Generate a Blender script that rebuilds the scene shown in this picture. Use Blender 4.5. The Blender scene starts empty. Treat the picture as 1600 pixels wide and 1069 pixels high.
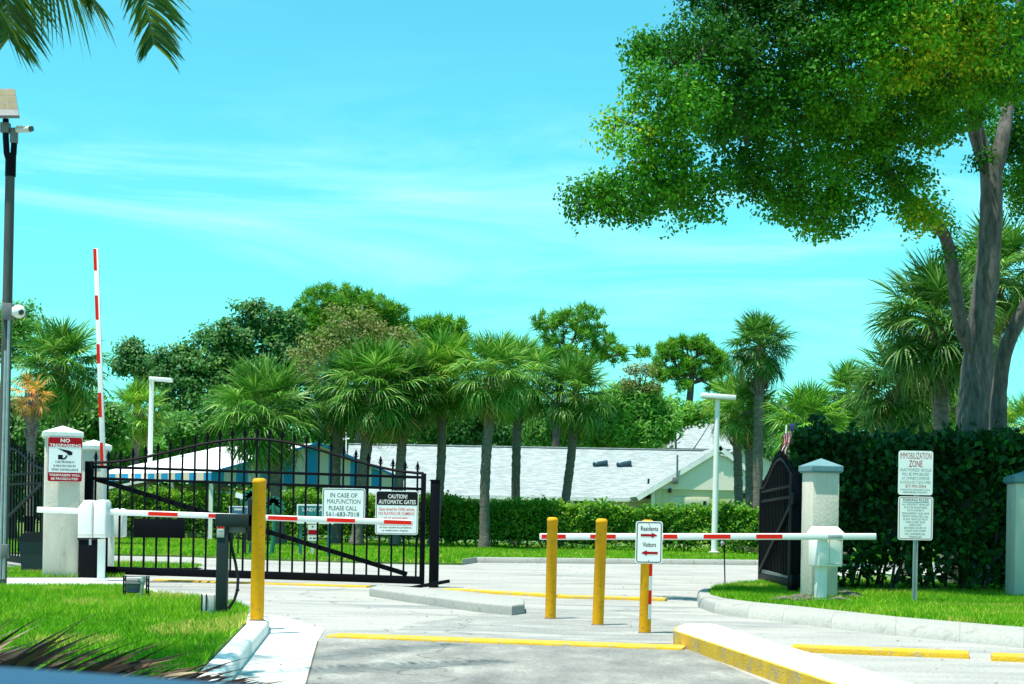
import bpy, bmesh, math, random
import numpy as np
from mathutils import Vector, Matrix

random.seed(7)
RNG = np.random.default_rng(11)
SC = bpy.context.scene
COL = SC.collection
R = math.radians

# ------------------------------------------------------------------ camera, world, sun, exposure
FPX, EYE, ROLL, HOR = 2600.0, 1.35, 0.018, 803.0      # focal length in photo pixels, eye height (m), roll, horizon row
cam_d = bpy.data.cameras.new('camera')
cam = bpy.data.objects.new('camera', cam_d)
COL.objects.link(cam)
cam.location = (0, 0, EYE)
cam.rotation_euler = (math.pi / 2, -ROLL, 0)
cam_d.sensor_width = 36
cam_d.lens = 36 * FPX / 1600
cam_d.shift_y = (HOR - 534.5) / 1600
cam_d.clip_start = 0.05
cam_d.clip_end = 5000
cam_d.dof.use_dof = True
cam_d.dof.focus_distance = 27
cam_d.dof.aperture_fstop = 7.0
SC.camera = cam

SUN_EL, SUN_AZ = 74.0, 232.0           # azimuth clockwise from +Y: behind the viewer, to the left
az, el = R(SUN_AZ), R(SUN_EL)
to_sun = Vector((math.sin(az) * math.cos(el), math.cos(az) * math.cos(el), math.sin(el)))
sun_d = bpy.data.lights.new('sun', 'SUN')
sun_d.energy = 5.0
sun_d.angle = R(0.5)
sun_d.color = (1.0, 0.955, 0.88)
sun = bpy.data.objects.new('sun', sun_d)
COL.objects.link(sun)
sun.rotation_euler = to_sun.to_track_quat('Z', 'Y').to_euler()
sun.location = (-10, -10, 40)

W = bpy.data.worlds.new('World')
SC.world = W
W.use_nodes = True
wn, wl = W.node_tree.nodes, W.node_tree.links
wn.clear()
w_out = wn.new('ShaderNodeOutputWorld')
w_bg = wn.new('ShaderNodeBackground')
w_bg.inputs['Strength'].default_value = 0.121
sky = wn.new('ShaderNodeTexSky')
sky.sky_type = 'NISHITA'
sky.sun_disc = False
sky.sun_elevation = el
sky.sun_rotation = az
sky.air_density = 1.0
sky.dust_density = 0.6
sky.ozone_density = 1.0
tint = wn.new('ShaderNodeMix'); tint.data_type = 'RGBA'; tint.blend_type = 'MULTIPLY'
tint.inputs[0].default_value = 1.0
tint.inputs[7].default_value = (0.36, 1.20, 1.04, 1)
w_tc = wn.new('ShaderNodeTexCoord')
w_map = wn.new('ShaderNodeMapping')
w_map.inputs['Scale'].default_value = (2.2, 2.2, 15.0)
w_map.inputs['Location'].default_value = (1.7, 0.4, 2.2)
w_map.inputs['Rotation'].default_value = (0.0, 0.14, 0.0)
w_noise = wn.new('ShaderNodeTexNoise')
w_noise.inputs['Scale'].default_value = 1.35
w_noise.inputs['Detail'].default_value = 8
w_noise.inputs['Roughness'].default_value = 0.62
w_noise.inputs['Distortion'].default_value = 0.9
w_ramp = wn.new('ShaderNodeValToRGB')
w_ramp.color_ramp.elements[0].position = 0.48
w_ramp.color_ramp.elements[0].color = (0, 0, 0, 1)
w_ramp.color_ramp.elements[1].position = 0.80
w_ramp.color_ramp.elements[1].color = (0.42, 0.42, 0.42, 1)
w_cl = wn.new('ShaderNodeMix'); w_cl.data_type = 'RGBA'
w_cl.inputs[7].default_value = (6.2, 8.6, 8.8, 1)
wl.new(w_tc.outputs['Generated'], w_map.inputs['Vector'])
wl.new(w_map.outputs[0], w_noise.inputs['Vector'])
wl.new(w_noise.outputs['Fac'], w_ramp.inputs[0])
wl.new(sky.outputs[0], tint.inputs[6])
w_sep = wn.new('ShaderNodeSeparateXYZ')
w_band = wn.new('ShaderNodeValToRGB')
for _i in range(2):
    w_band.color_ramp.elements.new(0.5)
for _e, (_p, _v) in zip(w_band.color_ramp.elements, ((0.09, 0.25), (0.15, 1.0), (0.19, 0.9), (0.25, 0.06))):
    _e.position = _p
    _e.color = (_v, _v, _v, 1)
w_mul = wn.new('ShaderNodeMath'); w_mul.operation = 'MULTIPLY'
wl.new(w_tc.outputs['Generated'], w_sep.inputs[0])
wl.new(w_sep.outputs['Z'], w_band.inputs[0])
wl.new(w_ramp.outputs[0], w_mul.inputs[0])
wl.new(w_band.outputs[0], w_mul.inputs[1])
wl.new(w_mul.outputs[0], w_cl.inputs[0])
wl.new(tint.outputs[2], w_cl.inputs[6])
wl.new(w_cl.outputs[2], w_bg.inputs['Color'])
wl.new(w_bg.outputs[0], w_out.inputs['Surface'])

SC.view_settings.view_transform = 'Standard'
SC.view_settings.look = 'None'
SC.view_settings.exposure = 0.75
SC.view_settings.gamma = 1.0
SC.view_settings.use_curve_mapping = False
SC.render.engine = 'CYCLES'
SC.cycles.max_bounces = 8
SC.cycles.transparent_max_bounces = 8
SC.cycles.use_denoising = True

# ------------------------------------------------------------------ where things stand
CR, SR = math.cos(ROLL), math.sin(ROLL)


def P(px, py, d):
    """the point at depth d metres seen at photo position (px, py)"""
    a, b = px - 800.0, HOR - py
    return Vector(((a * CR - b * SR) * d / FPX, d, EYE + (b * CR + a * SR) * d / FPX))


def G(px, py, z=0.0):
    """the point of the level z seen at photo position (px, py)"""
    a, b = px - 800.0, HOR - py
    k = b * CR + a * SR
    d = (z - EYE) * FPX / k
    return Vector(((a * CR - b * SR) * d / FPX, d, z))


def B(px, d, z=0.0):
    """the point below/above photo column px at depth d and height z"""
    a = px - 800.0
    zz = (z - EYE) * FPX / d
    b = (zz - a * SR) / CR
    return Vector(((a * CR - b * SR) * d / FPX, d, z))


# ------------------------------------------------------------------ materials
MATS = {}


def ramp(nt, stops):
    n = nt.nodes.new('ShaderNodeValToRGB')
    e = n.color_ramp.elements
    while len(e) < len(stops):
        e.new(0.5)
    for k, (p, c) in enumerate(stops):
        e[k].position = p
        e[k].color = (*c[:3], 1)
    return n


def mat(name, c1, c2=None, scale=8.0, rough=0.6, metal=0.0, bump=0.0, bscale=None, spots=None, spot_at=0.62, spot_scale=2.0, spec=0.4,
        coat=0.0, stretch=None, cracks=0.0):
    if name in MATS:
        return MATS[name]
    m = bpy.data.materials.new(name)
    m.use_nodes = True
    nt = m.node_tree
    b = nt.nodes['Principled BSDF']
    b.inputs['Roughness'].default_value = rough
    b.inputs['Metallic'].default_value = metal
    b.inputs['Specular IOR Level'].default_value = spec
    b.inputs['Coat Weight'].default_value = coat
    geo = nt.nodes.new('ShaderNodeNewGeometry')
    vec = geo.outputs['Position']
    if stretch:
        mp = nt.nodes.new('ShaderNodeMapping')
        mp.inputs['Scale'].default_value = stretch
        nt.links.new(vec, mp.inputs['Vector'])
        vec = mp.outputs[0]
    c2 = c2 or tuple(x * 0.82 for x in c1)
    nz = nt.nodes.new('ShaderNodeTexNoise')
    nz.inputs['Scale'].default_value = scale
    nz.inputs['Detail'].default_value = 6
    nz.inputs['Roughness'].default_value = 0.65
    nt.links.new(vec, nz.inputs['Vector'])
    rp = ramp(nt, [(0.32, c2), (0.68, c1)])
    nt.links.new(nz.outputs['Fac'], rp.inputs[0])
    col = rp.outputs[0]
    if cracks:
        n4 = nt.nodes.new('ShaderNodeTexNoise')
        n4.inputs['Scale'].default_value = 28
        n4.inputs['Detail'].default_value = 4
        n4.inputs['Roughness'].default_value = 0.8
        nt.links.new(geo.outputs['Position'], n4.inputs['Vector'])
        r4 = ramp(nt, [(0.35, (0.62, 0.62, 0.62)), (0.62, (1.12, 1.12, 1.12))])
        nt.links.new(n4.outputs['Fac'], r4.inputs[0])
        m4 = nt.nodes.new('ShaderNodeMix')
        m4.data_type = 'RGBA'
        m4.blend_type = 'MULTIPLY'
        m4.inputs[0].default_value = 1
        nt.links.new(col, m4.inputs[6])
        nt.links.new(r4.outputs[0], m4.inputs[7])
        col = m4.outputs[2]
    if spots:
        n2 = nt.nodes.new('ShaderNodeTexNoise')
        n2.inputs['Scale'].default_value = spot_scale
        n2.inputs['Detail'].default_value = 8
        n2.inputs['Roughness'].default_value = 0.7
        nt.links.new(vec, n2.inputs['Vector'])
        r2 = ramp(nt, [(spot_at - 0.06, (0, 0, 0)), (spot_at + 0.1, (1, 1, 1))])
        nt.links.new(n2.outputs['Fac'], r2.inputs[0])
        mx = nt.nodes.new('ShaderNodeMix')
        mx.data_type = 'RGBA'
        nt.links.new(r2.outputs[0], mx.inputs[0])
        nt.links.new(col, mx.inputs[6])
        mx.inputs[7].default_value = (*spots, 1)
        col = mx.outputs[2]
    if cracks:
        wn_ = nt.nodes.new('ShaderNodeTexNoise')
        wn_.inputs['Scale'].default_value = 1.3
        wn_.inputs['Detail'].default_value = 6
        nt.links.new(geo.outputs['Position'], wn_.inputs['Vector'])
        av = nt.nodes.new('ShaderNodeMix')
        av.data_type = 'RGBA'
        av.inputs[0].default_value = 0.55
        nt.links.new(geo.outputs['Position'], av.inputs[6])
        nt.links.new(wn_.outputs['Color'], av.inputs[7])
        vo = nt.nodes.new('ShaderNodeTexVoronoi')
        vo.feature = 'DISTANCE_TO_EDGE'
        vo.inputs['Scale'].default_value = 0.30
        nt.links.new(av.outputs[2], vo.inputs['Vector'])
        rc = ramp(nt, [(0.0, (1, 1, 1)), (0.004, (0, 0, 0))])
        nt.links.new(vo.outputs['Distance'], rc.inputs[0])
        fm = nt.nodes.new('ShaderNodeMath')
        fm.operation = 'MULTIPLY'
        fm.inputs[1].default_value = cracks
        nt.links.new(rc.outputs[0], fm.inputs[0])
        m2 = nt.nodes.new('ShaderNodeMix')
        m2.data_type = 'RGBA'
        nt.links.new(fm.outputs[0], m2.inputs[0])
        nt.links.new(col, m2.inputs[6])
        m2.inputs[7].default_value = (0.08, 0.08, 0.075, 1)
        col = m2.outputs[2]
    nt.links.new(col, b.inputs['Base Color'])
    if bump:
        n3 = nt.nodes.new('ShaderNodeTexNoise')
        n3.inputs['Scale'].default_value = bscale or scale * 6
        n3.inputs['Detail'].default_value = 5
        nt.links.new(vec, n3.inputs['Vector'])
        bp = nt.nodes.new('ShaderNodeBump')
        bp.inputs['Strength'].default_value = bump
        bp.inputs['Distance'].default_value = 0.02
        nt.links.new(n3.outputs['Fac'], bp.inputs['Height'])
        nt.links.new(bp.outputs[0], b.inputs['Normal'])
    MATS[name] = m
    return m


def leafmat(name, stops, trans=0.3, rough=0.5, attr='tint', use_obj=False, spec=0.3):
    """foliage: colour by the random 'tint' of each leaf (or the colour of the frond object), part of the light let through"""
    m = bpy.data.materials.new(name)
    m.use_nodes = True
    nt = m.node_tree
    b = nt.nodes['Principled BSDF']
    b.inputs['Roughness'].default_value = rough
    b.inputs['Specular IOR Level'].default_value = spec
    at = nt.nodes.new('ShaderNodeAttribute')
    at.attribute_name = attr
    rp = ramp(nt, stops)
    nt.links.new(at.outputs['Fac'], rp.inputs[0])
    col = rp.outputs[0]
    if use_obj:
        oi = nt.nodes.new('ShaderNodeObjectInfo')
        mx = nt.nodes.new('ShaderNodeMix')
        mx.data_type = 'RGBA'
        mx.blend_type = 'MULTIPLY'
        mx.inputs[0].default_value = 1
        nt.links.new(col, mx.inputs[6])
        nt.links.new(oi.outputs['Color'], mx.inputs[7])
        col = mx.outputs[2]
    tr = nt.nodes.new('ShaderNodeBsdfTranslucent')
    ms = nt.nodes.new('ShaderNodeMixShader')
    ms.inputs[0].default_value = trans
    nt.links.new(col, b.inputs['Base Color'])
    nt.links.new(col, tr.inputs['Color'])
    nt.links.new(b.outputs[0], ms.inputs[1])
    nt.links.new(tr.outputs[0], ms.inputs[2])
    nt.links.new(ms.outputs[0], nt.nodes['Material Output'].inputs['Surface'])
    MATS[name] = m
    return m


M_asphalt = mat('road asphalt', (0.43, 0.415, 0.37), (0.29, 0.285, 0.265), 0.9, 0.9, bump=0.35, bscale=60, spots=(0.17, 0.18, 0.18), spot_at=0.585, spot_scale=0.55, stretch=(0.4, 1.2, 1), cracks=0.7)
M_lane = mat('worn lane asphalt', (0.37, 0.36, 0.32), (0.17, 0.17, 0.16), 1.3, 0.92, bump=0.8, bscale=120, spots=(0.42, 0.41, 0.36), spot_at=0.62, spot_scale=1.3, stretch=(1.2, 0.5, 1), cracks=0.8)
M_patch = mat('grey road patch', (0.37, 0.365, 0.33), (0.22, 0.225, 0.215), 2.2, 0.92, bump=0.6, bscale=90, spots=(0.42, 0.41, 0.37), spot_at=0.60, spot_scale=1.1, stretch=(0.5, 1.2, 1), cracks=0.6)
M_conc = mat('concrete', (0.62, 0.62, 0.57), (0.50, 0.51, 0.48), 2.0, 0.85, bump=0.3, bscale=45, spots=(0.38, 0.38, 0.35), spot_at=0.66, spot_scale=3)
M_kerb = mat('weathered kerb concrete', (0.37, 0.36, 0.32), (0.27, 0.27, 0.25), 22, 0.95, bump=0.2, bscale=80, spots=(0.15, 0.15, 0.14), spot_at=0.64, spot_scale=2.5)
M_white_kerb = mat('white painted concrete', (0.78, 0.78, 0.74), (0.66, 0.66, 0.62), 3, 0.8, bump=0.25, bscale=40, spots=(0.45, 0.45, 0.40), spot_at=0.68, spot_scale=4)
M_yellow = mat('worn yellow paint', (0.72, 0.42, 0.012), (0.52, 0.30, 0.012), 5, 0.75, bump=0.4, bscale=50, spots=(0.30, 0.27, 0.20), spot_at=0.57, spot_scale=6)
M_bollard = mat('yellow plastic', (0.74, 0.34, 0.001), (0.62, 0.27, 0.001), 3, 0.55, spots=(0.30, 0.17, 0.03), spot_at=0.61, spot_scale=16, spec=0.2, bump=0.15, bscale=30)
M_soil = mat('lawn soil', (0.08, 0.19, 0.02), (0.06, 0.12, 0.018), 1.5, 0.95, bump=0.5, bscale=20, spots=(0.22, 0.19, 0.08), spot_at=0.58, spot_scale=0.9)
M_dirt = mat('bare dirt', (0.16, 0.13, 0.09), (0.10, 0.08, 0.06), 6, 0.95, bump=0.5)
M_black = mat('black painted iron', (0.003, 0.003, 0.006), (0.002, 0.002, 0.004), 10, 0.55, spec=0.1)
M_blackplas = mat('dark plastic', (0.008, 0.01, 0.014), None, 10, 0.55, spec=0.25)
M_stucco = mat('cream stucco', (0.60, 0.545, 0.455), (0.51, 0.465, 0.39), 5, 0.9, bump=0.5, bscale=60, spots=(0.36, 0.33, 0.28), spot_at=0.66, spot_scale=3.5, stretch=(1, 1, 0.35))
M_cap = mat('pillar cap paint', (0.66, 0.69, 0.64), (0.56, 0.60, 0.56), 4, 0.7, bump=0.2)
M_white = mat('white enamel', (0.80, 0.775, 0.74), (0.74, 0.72, 0.69), 4, 0.45, spots=(0.58, 0.55, 0.48), spot_at=0.66, spot_scale=6)
M_whitepl = mat('white sign face', (0.76, 0.78, 0.76), (0.70, 0.72, 0.70), 5, 0.45)
M_red = mat('red reflective tape', (0.78, 0.02, 0.01), (0.66, 0.018, 0.01), 8, 0.6, spec=0.1)
M_dred = mat('dark red print', (0.36, 0.006, 0.012), (0.30, 0.006, 0.012), 8, 0.6, spec=0.1)
M_ink = mat('black print', (0.006, 0.006, 0.008), None, 8, 0.6, spec=0.15)
M_green_ink = mat('green print', (0.01, 0.10, 0.07), None, 8, 0.5)
M_galv = mat('galvanised steel', (0.42, 0.44, 0.44), (0.32, 0.34, 0.34), 9, 0.45, metal=0.6)
M_grey = mat('grey painted metal', (0.16, 0.17, 0.165), (0.11, 0.12, 0.12), 7, 0.6, bump=0.1)
M_pole = mat('dark bronze metal', (0.05, 0.055, 0.055), (0.035, 0.04, 0.04), 6, 0.5)
M_polemid = mat('weathered concrete pole', (0.075, 0.085, 0.08), (0.045, 0.052, 0.05), 10, 0.85, bump=0.3, stretch=(1, 1, 0.2))
M_pedestal = mat('dark green painted steel', (0.016, 0.03, 0.03), (0.012, 0.022, 0.024), 5, 0.55, spec=0.25)
M_lightgrey = mat('light grey plastic', (0.55, 0.55, 0.52), None, 5, 0.5)
M_lens = mat('dark lens glass', (0.01, 0.01, 0.012), None, 5, 0.1, spec=0.8)
M_solar = mat('solar cell', (0.16, 0.14, 0.06), (0.12, 0.10, 0.045), 5, 0.5, spec=0.2)
M_wood_roof = mat('white shingle roof', (0.30, 0.335, 0.33), (0.19, 0.22, 0.225), 3.0, 0.9, bump=0.6, bscale=5, stretch=(0.7, 0.7, 7.0), spots=(0.37, 0.40, 0.39), spot_at=0.55, spot_scale=3)
M_wall = mat('white house wall', (0.80, 0.69, 0.59), (0.74, 0.64, 0.55), 0.8, 0.85, bump=0.1)
M_beige = mat('beige garage wall', (0.62, 0.54, 0.34), (0.54, 0.47, 0.30), 1.0, 0.85)
M_trim = mat('white trim', (0.78, 0.78, 0.76), None, 2, 0.6)
M_canvas = mat('white canvas', (0.82, 0.82, 0.80), (0.78, 0.78, 0.76), 1, 0.8)
M_blue = mat('blue canvas stripe', (0.006, 0.26, 0.50), (0.005, 0.22, 0.44), 1, 0.8)
M_sand = mat('beige canvas stripe', (0.66, 0.56, 0.46), (0.60, 0.50, 0.40), 1, 0.8)
M_vent = mat('blue grey vent metal', (0.035, 0.09, 0.12), None, 5, 0.5)
M_darkglass = mat('dark window glass', (0.01, 0.012, 0.015), None, 2, 0.1, spec=0.7)
M_bark_oak = mat('oak bark', (0.15, 0.145, 0.125), (0.035, 0.036, 0.033), 11, 0.95, bump=1.0, bscale=12, stretch=(1, 1, 0.25))
M_bark_palm = mat('palm trunk bark', (0.19, 0.17, 0.135), (0.085, 0.075, 0.06), 5, 0.95, bump=0.9, bscale=7, stretch=(1, 1, 3.0))
M_bark = mat('dark bark', (0.10, 0.085, 0.065), (0.05, 0.045, 0.035), 5, 0.95, bump=0.8, bscale=14, stretch=(1, 1, 0.4))
M_car = mat('blue car paint', (0.022, 0.07, 0.13), (0.02, 0.065, 0.12), 2, 0.6, spec=0.15)
M_teal = mat('teal sign paint', (0.012, 0.17, 0.17), None, 3, 0.5)
M_debris = mat('dry bark litter', (0.20, 0.18, 0.14), (0.07, 0.06, 0.05), 20, 0.95, bump=0.6)
M_flagred = mat('red flag cloth', (0.38, 0.02, 0.03), None, 3, 0.8)
M_flagwhite = mat('white flag cloth', (0.75, 0.75, 0.75), None, 3, 0.8)
M_flagblue = mat('navy flag cloth', (0.02, 0.03, 0.14), None, 3, 0.8)

L_oak = leafmat('oak leaves', [(0, (0.010, 0.065, 0.004)), (0.45, (0.030, 0.16, 0.006)), (0.75, (0.075, 0.31, 0.010)), (0.93, (0.16, 0.44, 0.012)), (1, (0.55, 0.55, 0.02))], 0.40, 0.6, spec=0.2)
L_hedge = leafmat('hedge leaves', [(0, (0.035, 0.15, 0.012)), (0.45, (0.085, 0.29, 0.014)), (1, (0.34, 0.52, 0.02))], 0.42, 0.5)
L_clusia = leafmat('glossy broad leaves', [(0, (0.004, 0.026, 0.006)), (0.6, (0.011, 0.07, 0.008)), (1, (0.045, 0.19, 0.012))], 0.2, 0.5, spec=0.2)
L_dark = leafmat('dark foliage', [(0, (0.02, 0.10, 0.016)), (0.6, (0.048, 0.18, 0.024)), (1, (0.12, 0.29, 0.03))], 0.38)
L_mid = leafmat('mid green foliage', [(0, (0.03, 0.13, 0.014)), (0.6, (0.065, 0.24, 0.018)), (1, (0.15, 0.34, 0.03))], 0.38)
L_bright = leafmat('bright green foliage', [(0, (0.04, 0.18, 0.012)), (0.6, (0.09, 0.33, 0.016)), (1, (0.22, 0.44, 0.03))], 0.4)
L_pine = leafmat('pine needles', [(0, (0.045, 0.18, 0.012)), (0.6, (0.11, 0.33, 0.016)), (1, (0.27, 0.45, 0.025))], 0.4)
L_rust = leafmat('rusty new foliage', [(0, (0.07, 0.14, 0.018)), (0.6, (0.19, 0.19, 0.04)), (1, (0.13, 0.30, 0.03))], 0.38)
L_flame = leafmat('flame tree foliage', [(0, (0.035, 0.16, 0.012)), (0.8, (0.08, 0.32, 0.016)), (0.93, (0.10, 0.3, 0.02)), (0.95, (0.6, 0.10, 0.01)), (1, (0.7, 0.16, 0.01))], 0.4)
L_palm = leafmat('fan palm frond', [(0, (0.03, 0.14, 0.010)), (0.5, (0.07, 0.25, 0.018)), (1, (0.30, 0.48, 0.10))], 0.38, 0.45, use_obj=True, spec=0.35)
L_coco = leafmat('feather palm frond', [(0, (0.02, 0.075, 0.008)), (0.7, (0.05, 0.15, 0.010)), (1, (0.20, 0.26, 0.02))], 0.4, 0.45, spec=0.4)
L_dead = leafmat('dead palm frond', [(0, (0.022, 0.012, 0.008)), (0.55, (0.065, 0.034, 0.02)), (0.82, (0.16, 0.085, 0.045)), (1, (0.46, 0.33, 0.20))], 0.1, 0.55)
L_grass = leafmat('grass blades', [(0, (0.05, 0.22, 0.006)), (0.45, (0.14, 0.42, 0.010)), (0.85, (0.30, 0.54, 0.012)), (1, (0.62, 0.55, 0.12))], 0.45, 0.6, spec=0.15)


# ------------------------------------------------------------------ helpers
OFF = {}                                   # world offset of each object


def meta(o, label=None, cat=None, group=None, kind=None):
    if label: o['label'] = label
    if cat: o['category'] = cat
    if group: o['group'] = group
    if kind: o['kind'] = kind
    return o


def thing(name, label, cat, loc, group=None):
    o = bpy.data.objects.new(name, None)
    o.empty_display_size = 0.2
    COL.objects.link(o)
    o.location = loc
    OFF[o] = Vector(loc)
    return meta(o, label, cat, group)


def link(name, me, m, parent=None):
    o = bpy.data.objects.new(name, me)
    COL.objects.link(o)
    if m and not me.materials:
        me.materials.append(m)
    if parent:
        o.parent = parent
        OFF[o] = OFF[parent].copy()
    else:
        OFF[o] = Vector((0, 0, 0))
    return o


class MB:
    def __init__(self):
        self.v, self.f = [], []

    def add(self, vs, fs):
        n = len(self.v)
        self.v += [Vector(x) for x in vs]
        self.f += [tuple(i + n for i in q) for q in fs]
        return self

    def from_bm(self, bm, M=None):
        bm.verts.index_update()
        self.add([(M @ v.co) if M else v.co for v in bm.verts], [[v.index for v in f.verts] for f in bm.faces])
        bm.free()
        return self

    def box(self, c, size, rot=None, bev=0.0, seg=2):
        bm = bmesh.new()
        bmesh.ops.create_cube(bm, size=1)
        for v in bm.verts:
            v.co = Vector((v.co.x * size[0], v.co.y * size[1], v.co.z * size[2]))
        if bev:
            bmesh.ops.bevel(bm, geom=list(bm.edges), offset=bev, segments=seg, profile=0.5, affect='EDGES')
        M = Matrix.Translation(Vector(c))
        if rot is not None:
            M = M @ (rot.to_4x4() if isinstance(rot, Matrix) else Matrix.Rotation(rot, 4, 'Z'))
        return self.from_bm(bm, M)

    def beam(self, p0, p1, w, h, up=(0, 0, 1), bev=0.0):
        p0, p1 = Vector(p0), Vector(p1)
        x = (p1 - p0)
        L = x.length
        x = x / L
        z = Vector(up)
        y = z.cross(x)
        if y.length < 1e-4:
            y = Vector((0, 1, 0)).cross(x)
        y.normalize()
        z = x.cross(y)
        rot = Matrix((x, y, z)).transposed()
        return self.box((p0 + p1) / 2, (L, w, h), rot, bev)

    def tube(self, pts, rads, n=10, caps=True, wob=0.0):
        pts = [Vector(p) for p in pts]
        if not hasattr(rads, '__len__'):
            rads = [rads] * len(pts)
        rings = []
        ref = None
        for i, p in enumerate(pts):
            t = (pts[min(i + 1, len(pts) - 1)] - pts[max(i - 1, 0)]).normalized()
            if ref is None:
                ref = Vector((0, 1, 0)) if abs(t.y) < 0.9 else Vector((1, 0, 0))
            u = (ref - t * ref.dot(t)).normalized()
            ref = u
            w = t.cross(u)
            rr = []
            for k in range(n):
                a = 2 * math.pi * k / n
                r = rads[i] * (1 + (random.uniform(-wob, wob) if wob else 0))
                rr.append(p + (u * math.cos(a) + w * math.sin(a)) * r)
            rings.append(rr)
        vs = [v for r in rings for v in r]
        fs = []
        for i in range(len(rings) - 1):
            for k in range(n):
                a, b = i * n + k, i * n + (k + 1) % n
                fs.append((a, b, b + n, a + n))
        if caps:
            fs.append(tuple(range(n - 1, -1, -1)))
            m = (len(rings) - 1) * n
            fs.append(tuple(range(m, m + n)))
        return self.add(vs, fs)

    def lathe(self, c, prof, n=20, axis=None):
        """prof: list of (radius, height) from the bottom up"""
        q = Vector(axis).to_track_quat('Z', 'Y').to_matrix() if axis else Matrix.Identity(3)
        vs, fs = [], []
        for r, h in prof:
            for k in range(n):
                a = 2 * math.pi * k / n
                vs.append(Vector(c) + q @ Vector((r * math.cos(a), r * math.sin(a), h)))
        for i in range(len(prof) - 1):
            for k in range(n):
                a, b = i * n + k, i * n + (k + 1) % n
                fs.append((a, b, b + n, a + n))
        fs.append(tuple(range(n - 1, -1, -1)))
        m = (len(prof) - 1) * n
        fs.append(tuple(range(m, m + n)))
        return self.add(vs, fs)

    def prism(self, pts, ext, bev=0.0, seg=2):
        """polygon pts extruded by the vector ext; bev rounds the far rim"""
        bm = bmesh.new()
        vs = [bm.verts.new(Vector(p) + Vector(ext)) for p in pts]
        lo = [bm.verts.new(p) for p in pts]
        top = bm.faces.new(vs)
        bm.faces.new(lo[::-1])
        n = len(pts)
        for i in range(n):
            bm.faces.new((lo[i], lo[(i + 1) % n], vs[(i + 1) % n], vs[i]))
        bmesh.ops.recalc_face_normals(bm, faces=list(bm.faces))
        if bev:
            bmesh.ops.bevel(bm, geom=list(top.edges), offset=bev, segments=seg, profile=0.5, affect='EDGES')
        return self.from_bm(bm)

    def build(self, name, m, parent=None, ang=35, kind=None, label=None):
        me = bpy.data.meshes.new(name)
        off = OFF[parent] if parent else Vector((0, 0, 0))
        me.from_pydata([v - off for v in self.v], [], self.f)
        me.validate()
        bm = bmesh.new(); bm.from_mesh(me)
        bmesh.ops.recalc_face_normals(bm, faces=list(bm.faces))
        bm.to_mesh(me); bm.free()
        me.shade_smooth()
        me.set_sharp_from_angle(angle=R(ang))
        o = link(name, me, m, parent)
        return meta(o, label, None, None, kind)


def arrays(name, verts, faces, m, parent=None, tint=None, kind=None):
    """a mesh straight from numpy arrays; faces (N, 3) or (N, 4)"""
    me = bpy.data.meshes.new(name)
    off = np.array(OFF[parent]) if parent else np.zeros(3)
    v = np.asarray(verts, dtype=np.float32) - off.astype(np.float32)
    f = np.asarray(faces, dtype=np.int32)
    k = f.shape[1]
    me.vertices.add(len(v))
    me.vertices.foreach_set('co', v.ravel())
    me.loops.add(f.size)
    me.loops.foreach_set('vertex_index', f.ravel())
    me.polygons.add(len(f))
    me.polygons.foreach_set('loop_start', np.arange(0, f.size, k, dtype=np.int32))
    if tint is not None:
        at = me.attributes.new('tint', 'FLOAT', 'FACE')
        at.data.foreach_set('value', np.asarray(tint, dtype=np.float32))
    me.update()
    me.validate()
    o = link(name, me, m, parent)
    return meta(o, None, None, None, kind)


def rrect(w, h, r, n=5):
    pts = []
    for cx, cy, a0 in ((w / 2 - r, h / 2 - r, 0), (-w / 2 + r, h / 2 - r, 90), (-w / 2 + r, -h / 2 + r, 180), (w / 2 - r, -h / 2 + r, 270)):
        for k in range(n + 1):
            a = R(a0 + 90 * k / n)
            pts.append((cx + r * math.cos(a), cy + r * math.sin(a)))
    return pts


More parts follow.
